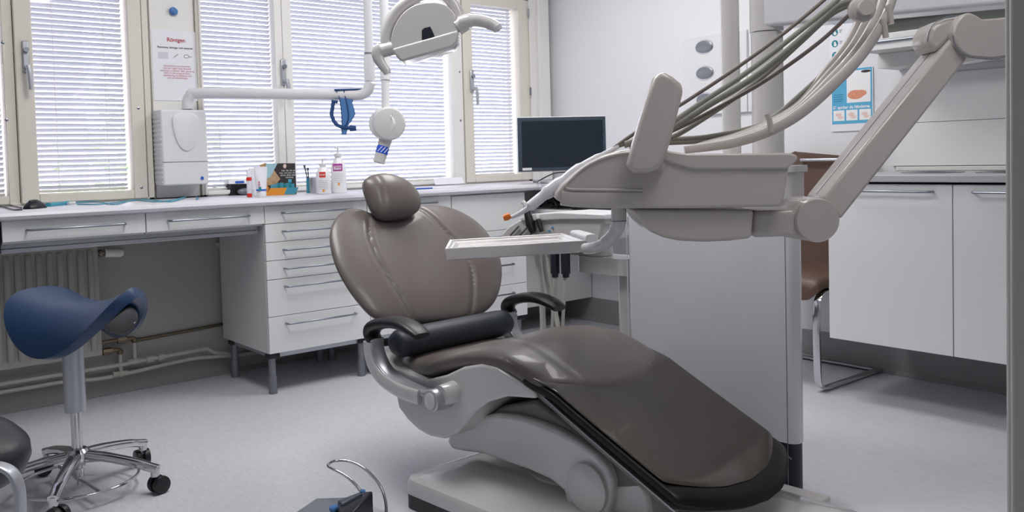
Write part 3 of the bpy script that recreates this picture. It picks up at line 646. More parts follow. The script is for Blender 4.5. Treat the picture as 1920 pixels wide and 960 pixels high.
for k in range(4): put('green_print' if k == 3 else 'print', box(p.x+.0185, p.x+.0195, p.y-.022+.0*k, p.y-.014, .94+CT-.896+.012*k, .946+CT-.896+.012*k) if k < 3 else box(p.x+.0188, p.x+.0198, p.y-.021, p.y-.008, CT+.032, CT+.048), M['pink_ink'] if k < 3 else M['teal_dark'], t, smooth=False)
# leaflet stand
p = onz(496, 367, CT)
t = thing('leaflet_stand', 'orange and blue card display stand with leaflets in front of a photo board', 'display stand', p)
L0 = p; ud = (RH+FH*.12).normalized(); nd = Vector((ud.y, -ud.x, 0))
zv = Vector((0, 0, 1))
def lp(u, h, o): return L0+ud*(u*1.17)+zv*(h*1.06)+nd*o
board = put('photo_board', prism([lp(.0, .0, -.05), lp(.125, .0, -.05), lp(.122, .145, -.065), lp(.0, .148, -.065)], -nd*.003), M['photo_dark'], t, smooth=False)
put('sky_print', prism([lp(.0015, .075, -.0565), lp(.02, .085, -.0575), lp(.05, .147, -.0637), lp(.0015, .147, -.0637)], nd*.0005), M['photo_sky'], board, smooth=False)
put('tan_print', prism([lp(.0015, .045, -.0535), lp(.04, .045, -.0535), lp(.06, .075, -.0562), lp(.035, .115, -.0605), (lp(.0015, .085, -.0575))], nd*.0004), M['photo_tan'], board, smooth=False)
put('face_print', ball(lp(.080, .132, -.062), .003, .010, .011), M['pale_skin'], board)
for k, s in enumerate(('Här får du veta', 'mer om hur du kan', 'sköta dina tänder', 'hemma')): lettering('board_text', s, lp(.098, .112-.0105*k, -.0588+.0011*k), ud, zv, .0125, M['white_ink'], board)
put('blue_logo', prism([lp(.092, .058, -.0545), lp(.106, .058, -.0545), lp(.106, .072, -.056), lp(.092, .072, -.056)], nd*.0007), M['blue_ink'], board, smooth=False)
pk = put('pocket', join(prism([lp(.0, 0, -.048), lp(.0, .052, -.048), lp(.018, .035, .0), lp(.006, .0, .0)], ud*.0015), prism([lp(.004, 0, -.003), lp(.078, 0, -.003), lp(.093, .034, .0), lp(.024, .034, 0)], nd*.002), prism([lp(0, .0005, -.05), lp(.125, .0005, -.05), lp(.12, .0005, 0), lp(0, .0005, 0)], zv*.002)), M['orange'], t, smooth=False)
put('pocket_blue_end', join(prism([lp(.078, 0, -.003), lp(.123, 0, -.003), lp(.14, .034, 0), lp(.093, .034, 0)], nd*.002)), M['teal'], t, smooth=False)
for k in range(7):
    u = .022+.011*k; mm = M['teal_dark'] if k % 2 else M['teal']
    tag(put('leaflet', prism([lp(u, .005, -.012-.004*k), lp(u+.032, .005, -.012-.004*k), lp(u+.030, .052+.003*(k % 3), -.020-.004*k), lp(u+.002+.004*(k % 2), .048+.003*(k % 3), -.020-.004*k)], nd*.0012), mm, smooth=False), 'teal leaflet in the pocket of the orange and blue display stand', 'leaflet', 'leaflets in the stand')
tag(put('cardboard_stub', prism([lp(-.026, .0, -.085), lp(.012, .0, -.085), lp(.012, .147, -.085), lp(-.006, .150, -.085), lp(-.026, .142, -.085)], -nd*.012), M['card'], smooth=False), 'brown card box top peeking out behind the photo board and tubes', 'box')
# metal cup with toothbrushes
p = onz(590, 362, CT)
t = thing('steel_cup', 'brushed steel cup on worktop between leaflet stand and pump bottles', 'cup', p)
put('cup_body', lathe([(.024, .001), (.025, .004), (.0255, .078), (.0235, .078), (.023, .01)], p, seg=28), M['alu'], t)
p = onz(577, 362, CT)+Vector((.02, 0, 0))
t = thing('teal_toothbrush_holder', 'slim teal holder left of the steel cup', 'holder', p)
put('holder_body', tube([p+zv*.001, p+zv*.075], .014, 14, side=(0, 1, 0), hn=.010, ex=4), M['teal'], t)
for k, (dy, dz) in enumerate(((-.022, .065), (-.004, .052))):
    a = p+zv*.03; b2 = p+Vector((.005, dy-.004, .078+dz))
    t = thing('toothbrush', ('dark toothbrush leaning furthest left in the teal holder', 'dark toothbrush leaning beside the steel cup, shorter of the two')[k], 'toothbrush', a, 0, 'toothbrushes')
    put('handle', tube([a, b2], .0034, 8), M['bezel'], t); put('bristles', box(b2.x-.003, b2.x+.006, b2.y-.004, b2.y+.004, b2.z-.014, b2.z), M['bezel'], t)
# pump bottles
def bottle(px, py, sc, rad, label, lab_m, pumpdir, hcap, txt, lz0, lz1, lw):
    p = onz(px, py, CT)
    t = thing('pump_bottle', label, 'bottle', p, 0, 'pump bottles')
    put('bottle_body', lathe([(rad*.9, .001), (rad, .006), (rad, .10*sc), (rad*.97, .118*sc), (rad*.8, .140*sc), (rad*.52, .158*sc), (rad*.42, .168*sc), (rad*.42, .176*sc)], p, seg=28), M['clear'], t)
    put('liquid', lathe([(rad*.85, .004), (rad*.93, .008), (rad*.93, .10*sc), (rad*.9, .116*sc), (rad*.8, .126*sc)], p, seg=24), M['liquid'], t)
    pm = put('pump', join(lathe([(rad*.5, .170*sc), (rad*.5, .184*sc), (rad*.2, .188*sc), (rad*.14, .19*sc), (rad*.14, hcap)], p, seg=16), tube([p+zv*(hcap), p+zv*(hcap+.004)+Vector((0, pumpdir, 0))*.5, p+zv*(hcap+.002)+Vector((0, pumpdir, 0))], .0055, 8)), M['lightplastic'], t)
    nv = (EYE-p); nv.z = 0; nv.normalize(); sv = Vector((-nv.y, nv.x, 0))
    def curved(u0, u1, z0, z1, off, m_, nm, par):
        rg = [[p+(nv*math.cos(u)+sv*math.sin(u))*(rad+off)+zv*z for u in [u0+(u1-u0)*k/8 for k in range(9)]] for z in (z0, z1)]
        rg2 = [[p+(nv*math.cos(u)+sv*math.sin(u))*(rad+off-.0006)+zv*z for u in [u0+(u1-u0)*k/8 for k in range(9)]] for z in (z0, z1)]
        return put(nm, join(loft(rg, closed=False), loft(rg2, closed=False)), m_, par, smooth=False)
    lb = curved(-lw-.1, lw-.1, lz0, lz1, .0008, lab_m, 'label', t)
    if txt: lettering('label_text', txt, p+nv*(rad+.0022)+zv*((lz0+lz1)/2-.006)-sv*.004, sv, zv, .0165, M['white_ink'], lb, bold=.0006)
    for k in range(2): curved(-lw*.8-.1, lw*.8-.1, lz1-.012-.005*k, lz1-.010-.005*k, .0014, M['white_ink'], 'label_line', lb)
    for k in range(5): curved(-.7, .65, lz0-.016-.010*k, lz0-.0155-.010*k, .0008, M['bezel'], 'small_print', t)
    curved(-.12, .12, lz0-.070, lz0-.058, .0009, M['orange'], 'drop_mark', t)
bottle(607, 364, .80, .036, 'smaller clear pump bottle with red label on the worktop', M['red'], .022, .168, '', .082, .108, .42)
bottle(636, 362, 1.06, .038, 'larger clear pump bottle with magenta label reading Extra', M['magenta'], -.014, .222, 'Extra', .110, .146, .62)
# papers near the blind
p = onz(830, 352, CT)
t = thing('paper_pad', 'white pad of paper with a blue pen lying against the window sill behind the headrest', 'paper', p)
put('sheets', box(p.x-.05, p.x+.08, p.y-.22, p.y+.06, CT+.0005, CT+.006), M['paper'], t, bev=.001)
pe = onz(793, 353.5, CT+.011); tag(put('blue_pen', tube([pe+Vector((.0, -.06, 0)), pe+Vector((.01, .05, 0))], .004, 8), M['blue']), 'blue pen lying on the white paper pad', 'pen')
tag(put('folded_sheet', prism([Vector((-4.24, 2.93, CT+.0065)), Vector((-4.24, 3.14, CT+.0065)), Vector((-4.27, 3.14, CT+.045)), Vector((-4.27, 2.93, CT+.045))], (-.004, 0, 0)), M['paper'], smooth=False), 'white folded sheet propped at the bottom of the wide blind', 'paper')

# ================================================================== X-RAY UNIT
xr = thing('xray_unit', 'white dental x-ray unit: wall box, long horizontal pipe arm and round head at its end', 'x-ray unit', (-4.3, 1.46, .95))
a = onx(303, 205, -4.215); b_ = onx(393, 345, -4.215)
x0b, y0b, y1b, z0b, z1b = -4.34, a.y-.005, b_.y-.002, b_.z, a.z
bx = put('wall_box', box(x0b, -4.215, y0b, y1b, z0b, z1b), M['lightplastic'], xr, bev=.008, seg=3)
put('box_seam', box(-4.2160, -4.2142, y0b, y1b, z0b+.108, z0b+.111), M['steel_dark'], bx, smooth=False)
ribs = [box(-4.33, -4.225, y0b-.003, y0b+.002, z0b+.012+.022*k, z0b+.022+.022*k) for k in range(15)]
put('side_ribs', join(*ribs), M['lightplastic'], bx, bev=.001)
oc = onx(348, 224, -4.213)
ov = [Vector((-4.2145, oc.y+.062*math.cos(t_), oc.z+(.148*math.sin(t_) if math.sin(t_) < 0 else .034*math.sin(t_)))) for t_ in [2*PI*k/40 for k in range(40)]]
cen = sum(ov, Vector())/len(ov)
put('oval_panel', loft([ov, [p+Vector((.006, 0, 0)) for p in ov], [cen+(p-cen)*.93+Vector((.008, 0, 0)) for p in ov]]), M['lightplastic'], bx)
p = onx(379, 334, -4.213); put('blue_button', lathe([(.008, 0), (.008, .002)], p, (1, 0, 0), 16), M['blue'], bx)
p = onx(347, 212, -4.212); put('brand_mark', box(p.x-.002, p.x+.0005, p.y-.013, p.y-.004, p.z-.003, p.z+.003), M['orange'], bx, smooth=False)
put('side_switch', box(-4.28, -4.25, y1b, y1b+.008, z0b+.08, z0b+.13), M['black'], bx)
# arm
d0 = (onx(352, 185, -4.255)-EYE).dot(CF)
AP = [ond(352, 205, d0), ond(352, 190, d0), ond(358, 179, d0), ond(372, 175, d0), ond(500, 176, d0-.02), ond(640, 177.5, d0-.06), ond(672, 178, d0-.07), ond(688, 171, d0-.075), ond(694, 155, d0-.075)]
put('arm_pipe', tube(cr(AP, 6), .026, 20), M['lightplastic'], xr)
put('arm_joint', tube([ond(693.5, 152, d0-.075), ond(692, 103, d0-.075)], .0265, 20), M['lightplastic'], xr)
up = put('upper_pipe', tube([ond(692, 103, d0-.075), ond(687, -60, d0-.075)], .021, 20), M['lightplastic'], xr)
put('arm_clip', tube([ond(691.5, 104, d0-.075), ond(691.5, 99, d0-.075)], .023, 20), M['steel_dark'], up)
p_ = lambda x, y, dd=0: ond(x, y, d0-.13+dd)
put('bridge_pipe', tube(cr([ond(687, -60, d0-.075), ond(700, -80, d0-.10), p_(718, -60)], 6), .02, 16), M['lightplastic'], xr)
put('drop_pipe', tube([p_(718, -60), p_(722, 105)], .021, 20), M['lightplastic'], xr)
put('drop_joint', join(tube([p_(722, 105), p_(722.5, 150)], .024, 20), tube([p_(722.5, 150), p_(723, 205)], .019, 20)), M['lightplastic'], xr)
put('spring_cable', tube(cr([p_(700, 95, -.03), p_(702, 140, -.03), p_(712, 145, -.03)], 5), .003, 8), M['lightplastic'], xr)
hc = p_(728, 232); va = (EYE-hc).normalized()
rr1 = 32/FPX*(d0-.13)
hd = put('tube_head', lathe([(rr1*.80, -.06), (rr1*.96, -.045), (rr1, -.02), (rr1, .012), (rr1*.97, .03), (rr1*.88, .042), (rr1*.5, .047)], hc, (va+RH*.12).normalized(), 40), M['unit'], xr)
hs = put('head_side', lathe([(rr1*.9, -.05), (rr1*.95, .0), (rr1*.8, .03)], hc-RH*.02+va*.0, (va-RH*.5).normalized(), 36), M['lightplastic'], xr)
ca = p_(725, 254, .02); cb = p_(710, 305, .012); axd = (cb-ca).normalized()
cn = put('cone', lathe([(.032, 0), (.031, .03), (.028, .055), (.028, (cb-ca).length), (.026, (cb-ca).length)], ca, axd, 28), M['unit'], xr)
L_ = (cb-ca).length
put('blue_band', lathe([(.0285, L_*.40), (.0287, L_*.41), (.0287, L_*.66), (.0285, L_*.67)], ca, axd, 28), M['cobalt'], cn)
for k in range(3):
    th0 = 0
    e = (va-axd*va.dot(axd)).normalized(); f2 = axd.cross(e)
    pts = [ca+axd*(L_*(.43+.20*s))+(e*math.cos(-.9+.55*k+.5*s)+f2*math.sin(-.9+.55*k+.5*s))*.0288 for s in (0, .33, .66, 1)]
    put('band_stripe', tube(pts, .0022, 6), M['white_ink'], cn)
put('cone_end', lathe([(.0265, L_-.001), (.0265, L_+.001), (.0225, L_+.0015)], ca, axd, 28), M['bezel'], cn)
put('head_mark', tube([p_(733, 225, -.052), p_(736, 213, -.052)], .0008, 6), M['steel_dark'], hd)
# blue collar strap hanging on the arm
ds = d0-.09
cs = thing('thyroid_collar', 'blue fabric collar with strap hung over the horizontal x-ray pipe', 'collar', ond(650, 200, ds))
def sheet(pxs, dd, th, m_, nm, par, bev=.002): return put(nm, prism([ond(x, y, dd) for x, y in pxs], FH*th), m_, par, bev=bev)
body = sheet([(627, 168), (645, 171), (662, 170), (680, 168), (676, 174), (665, 180), (660, 192), (664, 205), (666, 214), (658, 228), (652, 235), (649, 252), (640, 252), (641, 230), (640, 210), (637, 190), (633, 176)], ds+.01, .012, M['blue_cloth'], 'collar_body', cs, .003)
put('hanging_loop', tube(cr([ond(x, y, ds+.012) for x, y in ((625, 190), (623, 205), (622, 215), (628, 230), (640, 238), (655, 240), (664, 241))], 6), .009, 10, side=FH, hn=.009), M['blue_trim'], cs)
put('loop_head', tube(cr([ond(x, y, ds+.012) for x, y in ((622, 190), (633, 191))], 3), .010, 8, side=FH, hn=.007), M['blue_trim'], cs)
put('seam_band', tube(cr([ond(x, y, ds+.008) for x, y in ((645, 170), (648, 185), (652, 205), (653, 222), (646, 240))], 6), .003, 8, side=CR, hn=.006), M['blue_trim'], body)
put('edge_band', tube(cr([ond(x, y, ds+.008) for x, y in ((629, 169), (635, 180), (639, 200), (641, 225), (641, 250))], 6), .0022, 8), M['blue_trim'], body)
put('tab_end', sheet.__call__([(655, 235), (667, 236), (668, 245), (656, 246)], ds+.006, .01, M['blue_trim'], 'strap_tab', cs).data and tube([ond(627, 168.5, ds+.006), ond(680, 167.5, ds+.006)], .004, 8), M['blue_trim'], cs)

# ================================================================== OPERATING LIGHT
dl = 2.75
ol = thing('operating_light', 'white dental operating lamp with two side grips hanging over the headrest', 'lamp', ond(790, 80, dl))
def vpr(pxs, dd, th): return prism([ond(x, y, dd) for x, y in pxs], FH*th)
dome = cr([Vector((x, y, 0)) for x, y in ((734, 83), (733, 72), (738, 52), (752, 28), (772, 12), (795, 5), (822, 5), (842, 14), (854, 30), (858, 48), (860, 58))], 3)
hs_ = put('housing', vpr([(p.x, p.y) for p in dome]+[(858, 60), (735, 92), (731, 90)], dl, .12), M['unit'], ol, bev=.016, seg=4)
put('lower_shell', vpr([(734, 91), (859, 56), (859, 76), (850, 88), (755, 115), (749, 113), (738, 100)], dl-.008, .13), M['unit'], ol, bev=.007, seg=3)
put('sensor_window', vpr([(791, 56), (796, 51), (806, 49), (809, 54), (815, 68), (791, 75)], dl-.004, .01), M['dark'], hs_, bev=.002)
lens_ = put('lens', vpr([(765, 112), (845, 89), (842, 84), (762, 106)], dl+.02, .09), M['acrylic'], hs_, bev=.002)
yk = cr([ond(x, y, dl+.03) for x, y in ((727, 90), (724, 72), (729, 48), (742, 24), (765, 4), (800, -14), (828, -14), (848, 4), (858, 22), (864, 42), (868, 50))], 5)
put('yoke', tube(yk, .021, 16, side=FH, hn=.019), M['unit'], ol)
put('suspension_arm', tube(cr([ond(800, -14, dl+.03), ond(806, -40, dl+.05), ond(830, -120, dl+.1)], 5), .026, 16), M['unit'], ol)
g = put('grip', tube(cr([ond(x, y, dl-.01) for x, y in ((715, 92), (709, 96), (708, 106), (715, 120), (724, 132), (727, 139))], 5), [.021, .021, .021, .020, .020, .020, .019, .019, .018, .018, .017, .017, .017, .016, .015, .015, .014, .014, .014, .013, .013, .013, .012, .012, .012, .009][:26], 14, side=RH, hn=.009), M['unit'], ol)
put('grip_hub', tube([ond(714, 96, dl+.02), ond(738, 90, dl+.02)], .022, 16), M['unit'], ol)
put('grip', tube(cr([ond(x, y, dl+.01) for x, y in ((862, 44), (875, 40), (895, 38), (915, 43), (930, 50), (935, 54))], 5), [.022]*8+[.019]*10+[.018]*8, 14), M['unit'], ol)
put('grip_end', tube([ond(932, 50, dl), ond(936.5, 56, dl)], [.016, .011], 12), M['unit_grey'], ol)
put('grip_hub', tube([ond(857, 52, dl+.02), ond(872, 42, dl+.02)], .026, 16), M['unit'], ol)

# ================================================================== DENTAL CHAIR (own frame: x to the feet, y away from camera)
dc = thing('dental_chair', 'reclined dental chair in taupe upholstery on a white base, centre of the room', 'dental chair', (CO.x, CO.y, 0), CH_ANG)
def lpr(pxs, y0, y1, n_=0): 
    P = [cl(x, y, y0) for x, y in pxs]; return prism(P, (0, y1-y0, 0))
def plane_hit(x, y, P0, N):
    d = ray(x, y); dL = Vector((d.dot(EX), d.dot(EY), d.z)); o = tol(EYE); t_ = (P0-o).dot(N)/dL.dot(N); return o+dL*t_
def pad(outline, P0, U, N, T1, T2, seams=(), nr=46, na=220, gd=.006, gw=.006, dish=0, pw=4, cpx=None):
    """closed pillow on a plane from a smooth outline in pixels; seams are grooves"""
    V = Vector((0, 1, 0)); 
    def uv(x, y): q_ = plane_hit(x, y, P0, N)-P0; return Vector((q_.dot(U), q_.dot(V), 0))
    oc_ = cr([uv(*p) for p in outline], 24, closed=True)
    c0 = uv(*cpx) if cpx else sum(oc_, Vector())/len(oc_)
    # resample by arc length
    L = [0]
    for i in range(len(oc_)): L.append(L[-1]+(oc_[(i+1) % len(oc_)]-oc_[i]).length)
    res = []; j = 0
    for k in range(na):
        s = L[-1]*k/na
        while L[j+1] < s: j += 1
        f_ = (s-L[j])/max(1e-9, L[j+1]-L[j]); res.append(oc_[j].lerp(oc_[(j+1) % len(oc_)], f_))
    SL = [cr([uv(*p) for p in s], 10) for s in seams]
    def groove(q_):
        g_ = 0
        for s in SL:
            dm = 9
            for i in range(len(s)-1):
                ab = s[i+1]-s[i]; t_ = max(0, min(1, (q_-s[i]).dot(ab)/max(1e-12, ab.length_squared))); dm = min(dm, (q_-(s[i]+ab*t_)).length)
            g_ += gd*math.exp(-(dm/gw)**2) - gd*.25*math.exp(-((dm-.02)/.012)**2)
        return g_
    rings = []
    for i in range(1, nr+1):
        r_ = math.sin(PI/2*i/nr)
        h = T1*max(0, 1-r_**pw)**.5 
        rg = []
        for p in res:
            q_ = c0+(p-c0)*r_; hh = h-(groove(q_) if r_ < .97 else 0)-dish*math.exp(-((q_.y-c0.y)/.12)**2)*(1-r_**2)
            rg.append(P0+U*q_.x+V*q_.y+N*hh)
        rings.append(rg)
    back = []
    for i in range(1, 13):
        r_ = math.sin(PI/2*(13-i)/13); h = -T2*max(0, 1-r_**pw)**.5
        back.append([P0+U*(c0+(p-c0)*r_).x+V*(c0+(p-c0)*r_).y+N*h for p in res])
    return loft(rings+back)
Pb = Vector((-.169, 0, .498)); Ub = Vector((-.619, 0, .785)).normalized(); Nb = Vector((.785, 0, .619)).normalized()
bo = [(771, 606), (735, 606), (700, 595), (672, 567), (648, 533), (629, 495), (619, 455), (621, 425), (636, 402), (657, 392), (680, 397), (703, 408), (730, 412), (756, 405), (779, 389), (808, 385), (842, 390), (876, 405), (905, 428), (927, 460), (939, 495), (939, 530), (929, 563), (909, 585), (880, 596), (825, 602)]
put('backrest', pad(bo, Pb, Ub, Nb, .035, .045, [[(686, 402), (686, 430), (688, 456), (704, 498), (730, 545), (772, 604)], [(770, 392), (790, 403), (824, 438), (860, 482), (879, 524), (880, 592)]], dish=.014), M['taupe'], dc, 'L')
ho = [(681, 352), (683, 338), (697, 329), (720, 326), (745, 332), (766, 344), (782, 362), (788, 380), (783, 396), (766, 407), (740, 412), (714, 412), (700, 400), (690, 380)]
Ph = Pb+Ub*.47+Nb*.06
Uh = (Matrix.Rotation(R(14), 3, 'Y') @ Ub); Nh = (Matrix.Rotation(R(14), 3, 'Y') @ Nb)
put('headrest', pad(ho, Ph, Uh, Nh, .045, .045, [[(700, 330), (707, 355), (712, 385), (722, 411)]], nr=24, na=96, gd=.0015, gw=.008, pw=2.4), M['taupe'], dc, 'L')
put('headrest_bracket', tube([Pb+Ub*.36-Nb*.02, Pb+Ub*.50-Nb*.005], .022, 12, side=(0, 1, 0), hn=.008), M['alu'], dc, 'L')
bs = put('back_shell', tube([Pb+Ub*-.02-Nb*.06, Pb+Ub*.15-Nb*.065, Pb+Ub*.33-Nb*.06], [.13, .15, .10], 24, side=(0, 1, 0), hn=.02, ex=3), M['unit'], dc, 'L')
# lumbar roll
a = cl(735, 648, -.24); b_ = cl(960, 607, .24)
a = Vector((-.11, -.245, .462)); b_ = Vector((-.11, .245, .462))
put('lumbar_roll', tube([a+(b_-a)*s for s in (-.01, .0, .03, .1, .5, .9, .97, 1, 1.01)], [.028, .040, .050, .053, .053, .053, .050, .040, .028], 28, side=(1, 0, 0), hn=[.02, .034, .044, .047, .047, .047, .044, .034, .02]), M['navy_roll'], dc, 'L')
# seat cushion
def lerp_list(tab, x):
    if x <= tab[0][0]: return tab[0][1]
    for (a0, b0), (a1, b1) in zip(tab, tab[1:]):
        if x <= a1: t_ = (x-a0)/(a1-a0); t_ = t_; return b0+(b1-b0)*t_
    return tab[-1][1]
_c = cr([Vector(p) for p in ((-.16, .420, 0), (-.10, .425, 0), (-.02, .432, 0), (.06, .448, 0), (.15, .480, 0), (.26, .508, 0), (.36, .516, 0), (.45, .503, 0), (.56, .463, 0), (.64, .425, 0), (.8, .351, 0), (.98, .27, 0), (1.08, .225, 0))], 10)
ztab = [(p.x, p.y) for p in _c]
def slab(x0, x1, hw, th, bulge, rowf, nx=90, ny=64, off=0, exn=3.2, seam=None, edge0=True, ramp=0):
    rings = []
    for i in range(nx+1):
        u = i/nx; x = x0+(x1-x0)*u
        e = min(1, max(0, (x1-x)/.03)) ; e0 = min(1, max(0, (x-x0)/.03)) if edge0 else 1
        k1 = math.sqrt(max(0.0, 1-(1-e)**2)); k0 = math.sqrt(max(0.0, 1-(1-e0)**2)); k = max(.08, min(k0, k1))
        wd = hw(x)*(1-.03*(1-k)); h = th/2*k
        ring = []
        for j in range(ny):
            a_ = 2*PI*j/ny; c, s = math.cos(a_), math.sin(a_)
            yy = wd*math.copysign(abs(c)**(2/exn), c); zz = math.copysign(abs(s)**(2/exn), s)
            xb_ = x+bulge*rowf(u)*(1-(yy/wd)**2)
            zt_ = lerp_list(ztab, xb_)+off-ramp*max(0, min(1, (.60-x)/.09))
            z = zt_-th/2+h*zz
            if zz > .3 and seam: z -= seam(xb_, yy)
            ring.append(Vector((xb_, yy, z)))
        rings.append(ring)
    return loft(rings)
def seat_seam(x, y):
    g_ = 0
    for sy in (-.135, .15):
        ys = sy*(1+.25*max(0, x-.25)); 
        if x > .02: g_ += .0035*math.exp(-((y-ys)/.006)**2)*min(1, (x-.02)/.1) - .001*math.exp(-((abs(y-ys)-.02)/.012)**2)
    g_ += .012*math.exp(-((x-.02)/.07)**2)*(1-min(1, (y/.2)**2)) - .010*math.exp(-((x-.05)/.08)**2)*math.exp(-((abs(y)-.2)/.03)**2)
    g_ += .006*(1-min(1, (y/.13)**2))*math.exp(-((x-.25)/.15)**2)
    return g_
hwf = lambda x: .205+.05*min(1, max(0, (x+.16)/.25))
put('seat_cushion', slab(-.16, .562, hwf, .080, .105, lambda u: max(0, (u-.45)/.55)**2, 120, 96, seam=seat_seam, exn=3.0), M['taupe'], dc, 'L')
leg = put('leg_rest', slab(.47, .985, lambda x: .256-.012*max(0, x-.5), .036, .085, lambda u: u*u, 60, 160, off=-.012, exn=5, ramp=.016), M['blackgloss'], dc, 'L')
put('plastic_sheet', slab(.48, .945, lambda x: .250-.014*max(0, x-.5), .006, .08, lambda u: u*u, 60, 200, off=-.0075, exn=7, ramp=.016), M['plastic_cover'], dc, 'L')
for sy in (-1, 1): put('leg_trim', tube([Vector((x, sy*.257, lerp_list(ztab, x)-.050)) for x in [.555+.435*k/20 for k in range(21)]], .0022, 8), M['steel_dark'], dc, 'L')
put('leg_under', slab(.40, .96, lambda x: .25, .022, .07, lambda u: u*u, 40, 80, off=-.050, exn=5), M['brown_under'], dc, 'L')
# white cover beneath the seat
cov = [(690, 655), (700, 690), (722, 722), (742, 742), (747, 765), (764, 788), (783, 806), (805, 818), (832, 823), (855, 814), (872, 795), (890, 772), (915, 754), (950, 744), (1003, 748), (1000, 737), (965, 712), (930, 690), (900, 683), (868, 688), (836, 703), (800, 712), (765, 702), (735, 690), (715, 668)]
sc_ = put('seat_cover', lpr(cov, -.262, .262), M['unit'], dc, 'L', bev=.014, seg=3)
# hub collar and parting line on near side
hp1 = cl(812, 748, -.30); hp2 = cl(845, 735, -.27)
ck = put('hub_boss', loft([[Vector((p.x+r_*math.cos(t_), yy, p.z+r_*math.sin(t_))) for t_ in [2*PI*k/32 for k in range(32)]] for p, r_, yy in ((cl(850, 735, -.262), .034, -.255), (cl(845, 736, -.275), .032, -.275), (cl(825, 742, -.3), .030, -.30))]), M['unit'], sc_, 'L')
# arm rests
def armrest(side, path_y):
    s_ = side
    A = [cl(x, y, -.31) for x, y in ((698, 634), (699, 655), (706, 678), (720, 700), (742, 717), (768, 730), (795, 738), (815, 741))]
    A = [Vector((p.x, s_*.295, p.z)) for p in A]
    ar = put('armrest', tube(cr(A, 6), [.014]*8+[.020]*20+[.024]*50, 20, side=(0, 1, 0), hn=.014, ex=3.5) if False else tube(cr(A, 6), .026, 20, side=(0, 1, 0), hn=.010, ex=4), M['alu'], dc, 'L')
    B = [Vector((p.x-.012, p.y+s_*.022, p.z-.012)) for p in A[:-1]]
    put('arm_shell', tube(cr(B, 6), .010, 16, side=(0, 1, 0), hn=.022, ex=3), M['unit'], ar, 'L')
    hbc = A[-1]+Vector((.0, 0, -.014))
    put('arm_hub', lathe([(.030, -.032), (.033, -.029), (.033, .029), (.030, .032)], hbc, (0, 1, 0), 36), M['alu'], ar, 'L')
    put('hub_face', lathe([(.024, 0), (.024, .003), (.022, .004)], hbc+Vector((0, s_*.032, 0)), (0, s_, 0), 32), M['unit'], ar, 'L')
    K = [cl(x, y, -.31) for x, y in ((699, 640), (692, 626), (697, 613), (715, 606), (737, 605), (758, 611), (776, 622), (786, 631))]
    K = [Vector((p.x, s_*.30, p.z)) for p in K]
    k_ = cr(K, 5); n_ = len(k_)
    put('arm_pad', tube(k_, [.022+.014*math.sin(PI*min(1, i/n_*1.6+.1)/2)-.008*max(0, (i/n_-.8)/.2) for i in range(n_)], 20, side=(0, 1, 0), hn=[.010+.009*math.sin(PI*min(1, .25+i/n_*.75)) for i in range(n_)], ex=2.8), M['black'], ar, 'L')
armrest(-1, 0); armrest(1, 0)
# hinge plate behind near armrest
hpz = put('hinge_plate', lpr([(684, 645), (700, 650), (712, 690), (712, 698), (688, 700), (681, 665)], -.23, -.19), M['dark'], dc, 'L', bev=.004)
p = cl(692, 672, -.235); put('hinge_bolt', lathe([(.009, 0), (.009, .008), (.005, .014)], p, (0, -1, 0), 12), M['chrome'], hpz, 'L')
# lift arm
la = [(836, 826), (850, 806), (868, 794), (896, 781), (930, 776), (965, 780), (1000, 790), (1040, 805), (1080, 826), (1115, 850), (1138, 875), (1147, 905), (1143, 945), (1135, 985), (1085, 990), (1062, 950), (1056, 922), (1030, 900), (990, 882), (950, 868), (905, 852), (862, 846), (846, 843)]
lf = put('lift_arm', lpr(la, -.195, .195), M['unit'], dc, 'L', bev=.012, seg=3)
kc = cl(1102, 912, -.20)
put('knuckle', lathe([(.066, -.005), (.066, .012), (.060, .016)], kc+Vector((0, .004, -.005)), (0, -1, 0), 40), M['unit'], lf, 'L')
kp = put('knee_shell', lpr([(895, 790), (940, 762), (1003, 752), (1060, 792), (1140, 845), (1225, 905), (1195, 915), (1140, 925), (1090, 850), (1010, 810), (940, 790)], -.17, .17), M['brown_under'], dc, 'L', bev=.008)
put('front_shell', lpr([(1140, 905), (1200, 905), (1215, 930), (1225, 1000), (1150, 1010), (1140, 960)], -.17, .17), M['unit'], dc, 'L', bev=.01)
# base
def rrect(x0, x1, y0, y1, r_, z, n_=6):
    out = []
    for cx_, cy_, a0 in ((x1-r_, y1-r_, 0), (x0+r_, y1-r_, PI/2), (x0+r_, y0+r_, PI), (x1-r_, y0+r_, 3*PI/2)):
        for k in range(n_+1): a_ = a0+PI/2*k/n_; out.append(Vector((cx_+r_*math.cos(a_), cy_+r_*math.sin(a_), z)))
    return out
bx_ = (.02, 1.20, -.335, .335)
base = put('base_shell', loft([rrect(*bx_, .05, .045), rrect(*bx_, .05, .075), rrect(.025, 1.195, -.33, .33, .05, .088), rrect(.05, 1.17, -.30, .31, .05, .100), rrect(.14, 1.1, -.17, .20, .05, .128)]), M['unit'], dc, 'L')
put('plinth', loft([rrect(.022, 1.19, -.333, .333, .045, .0005), rrect(.022, 1.19, -.333, .333, .045, .044)]), M['black'], dc, 'L')
put('base_foot', box(-.03, .02, .06, .12, .0, .06), M['black'], dc, 'L', bev=.005)
put('connecting_plate', box(.35, 1.02, .336, .425, .03, .075), M['unit'], dc, 'L', bev=.01)
put('pedestal_ring', lathe([(.15, .12), (.15, .135), (.13, .145)], (.45, 0, 0), seg=40), M['unit'], dc, 'L')

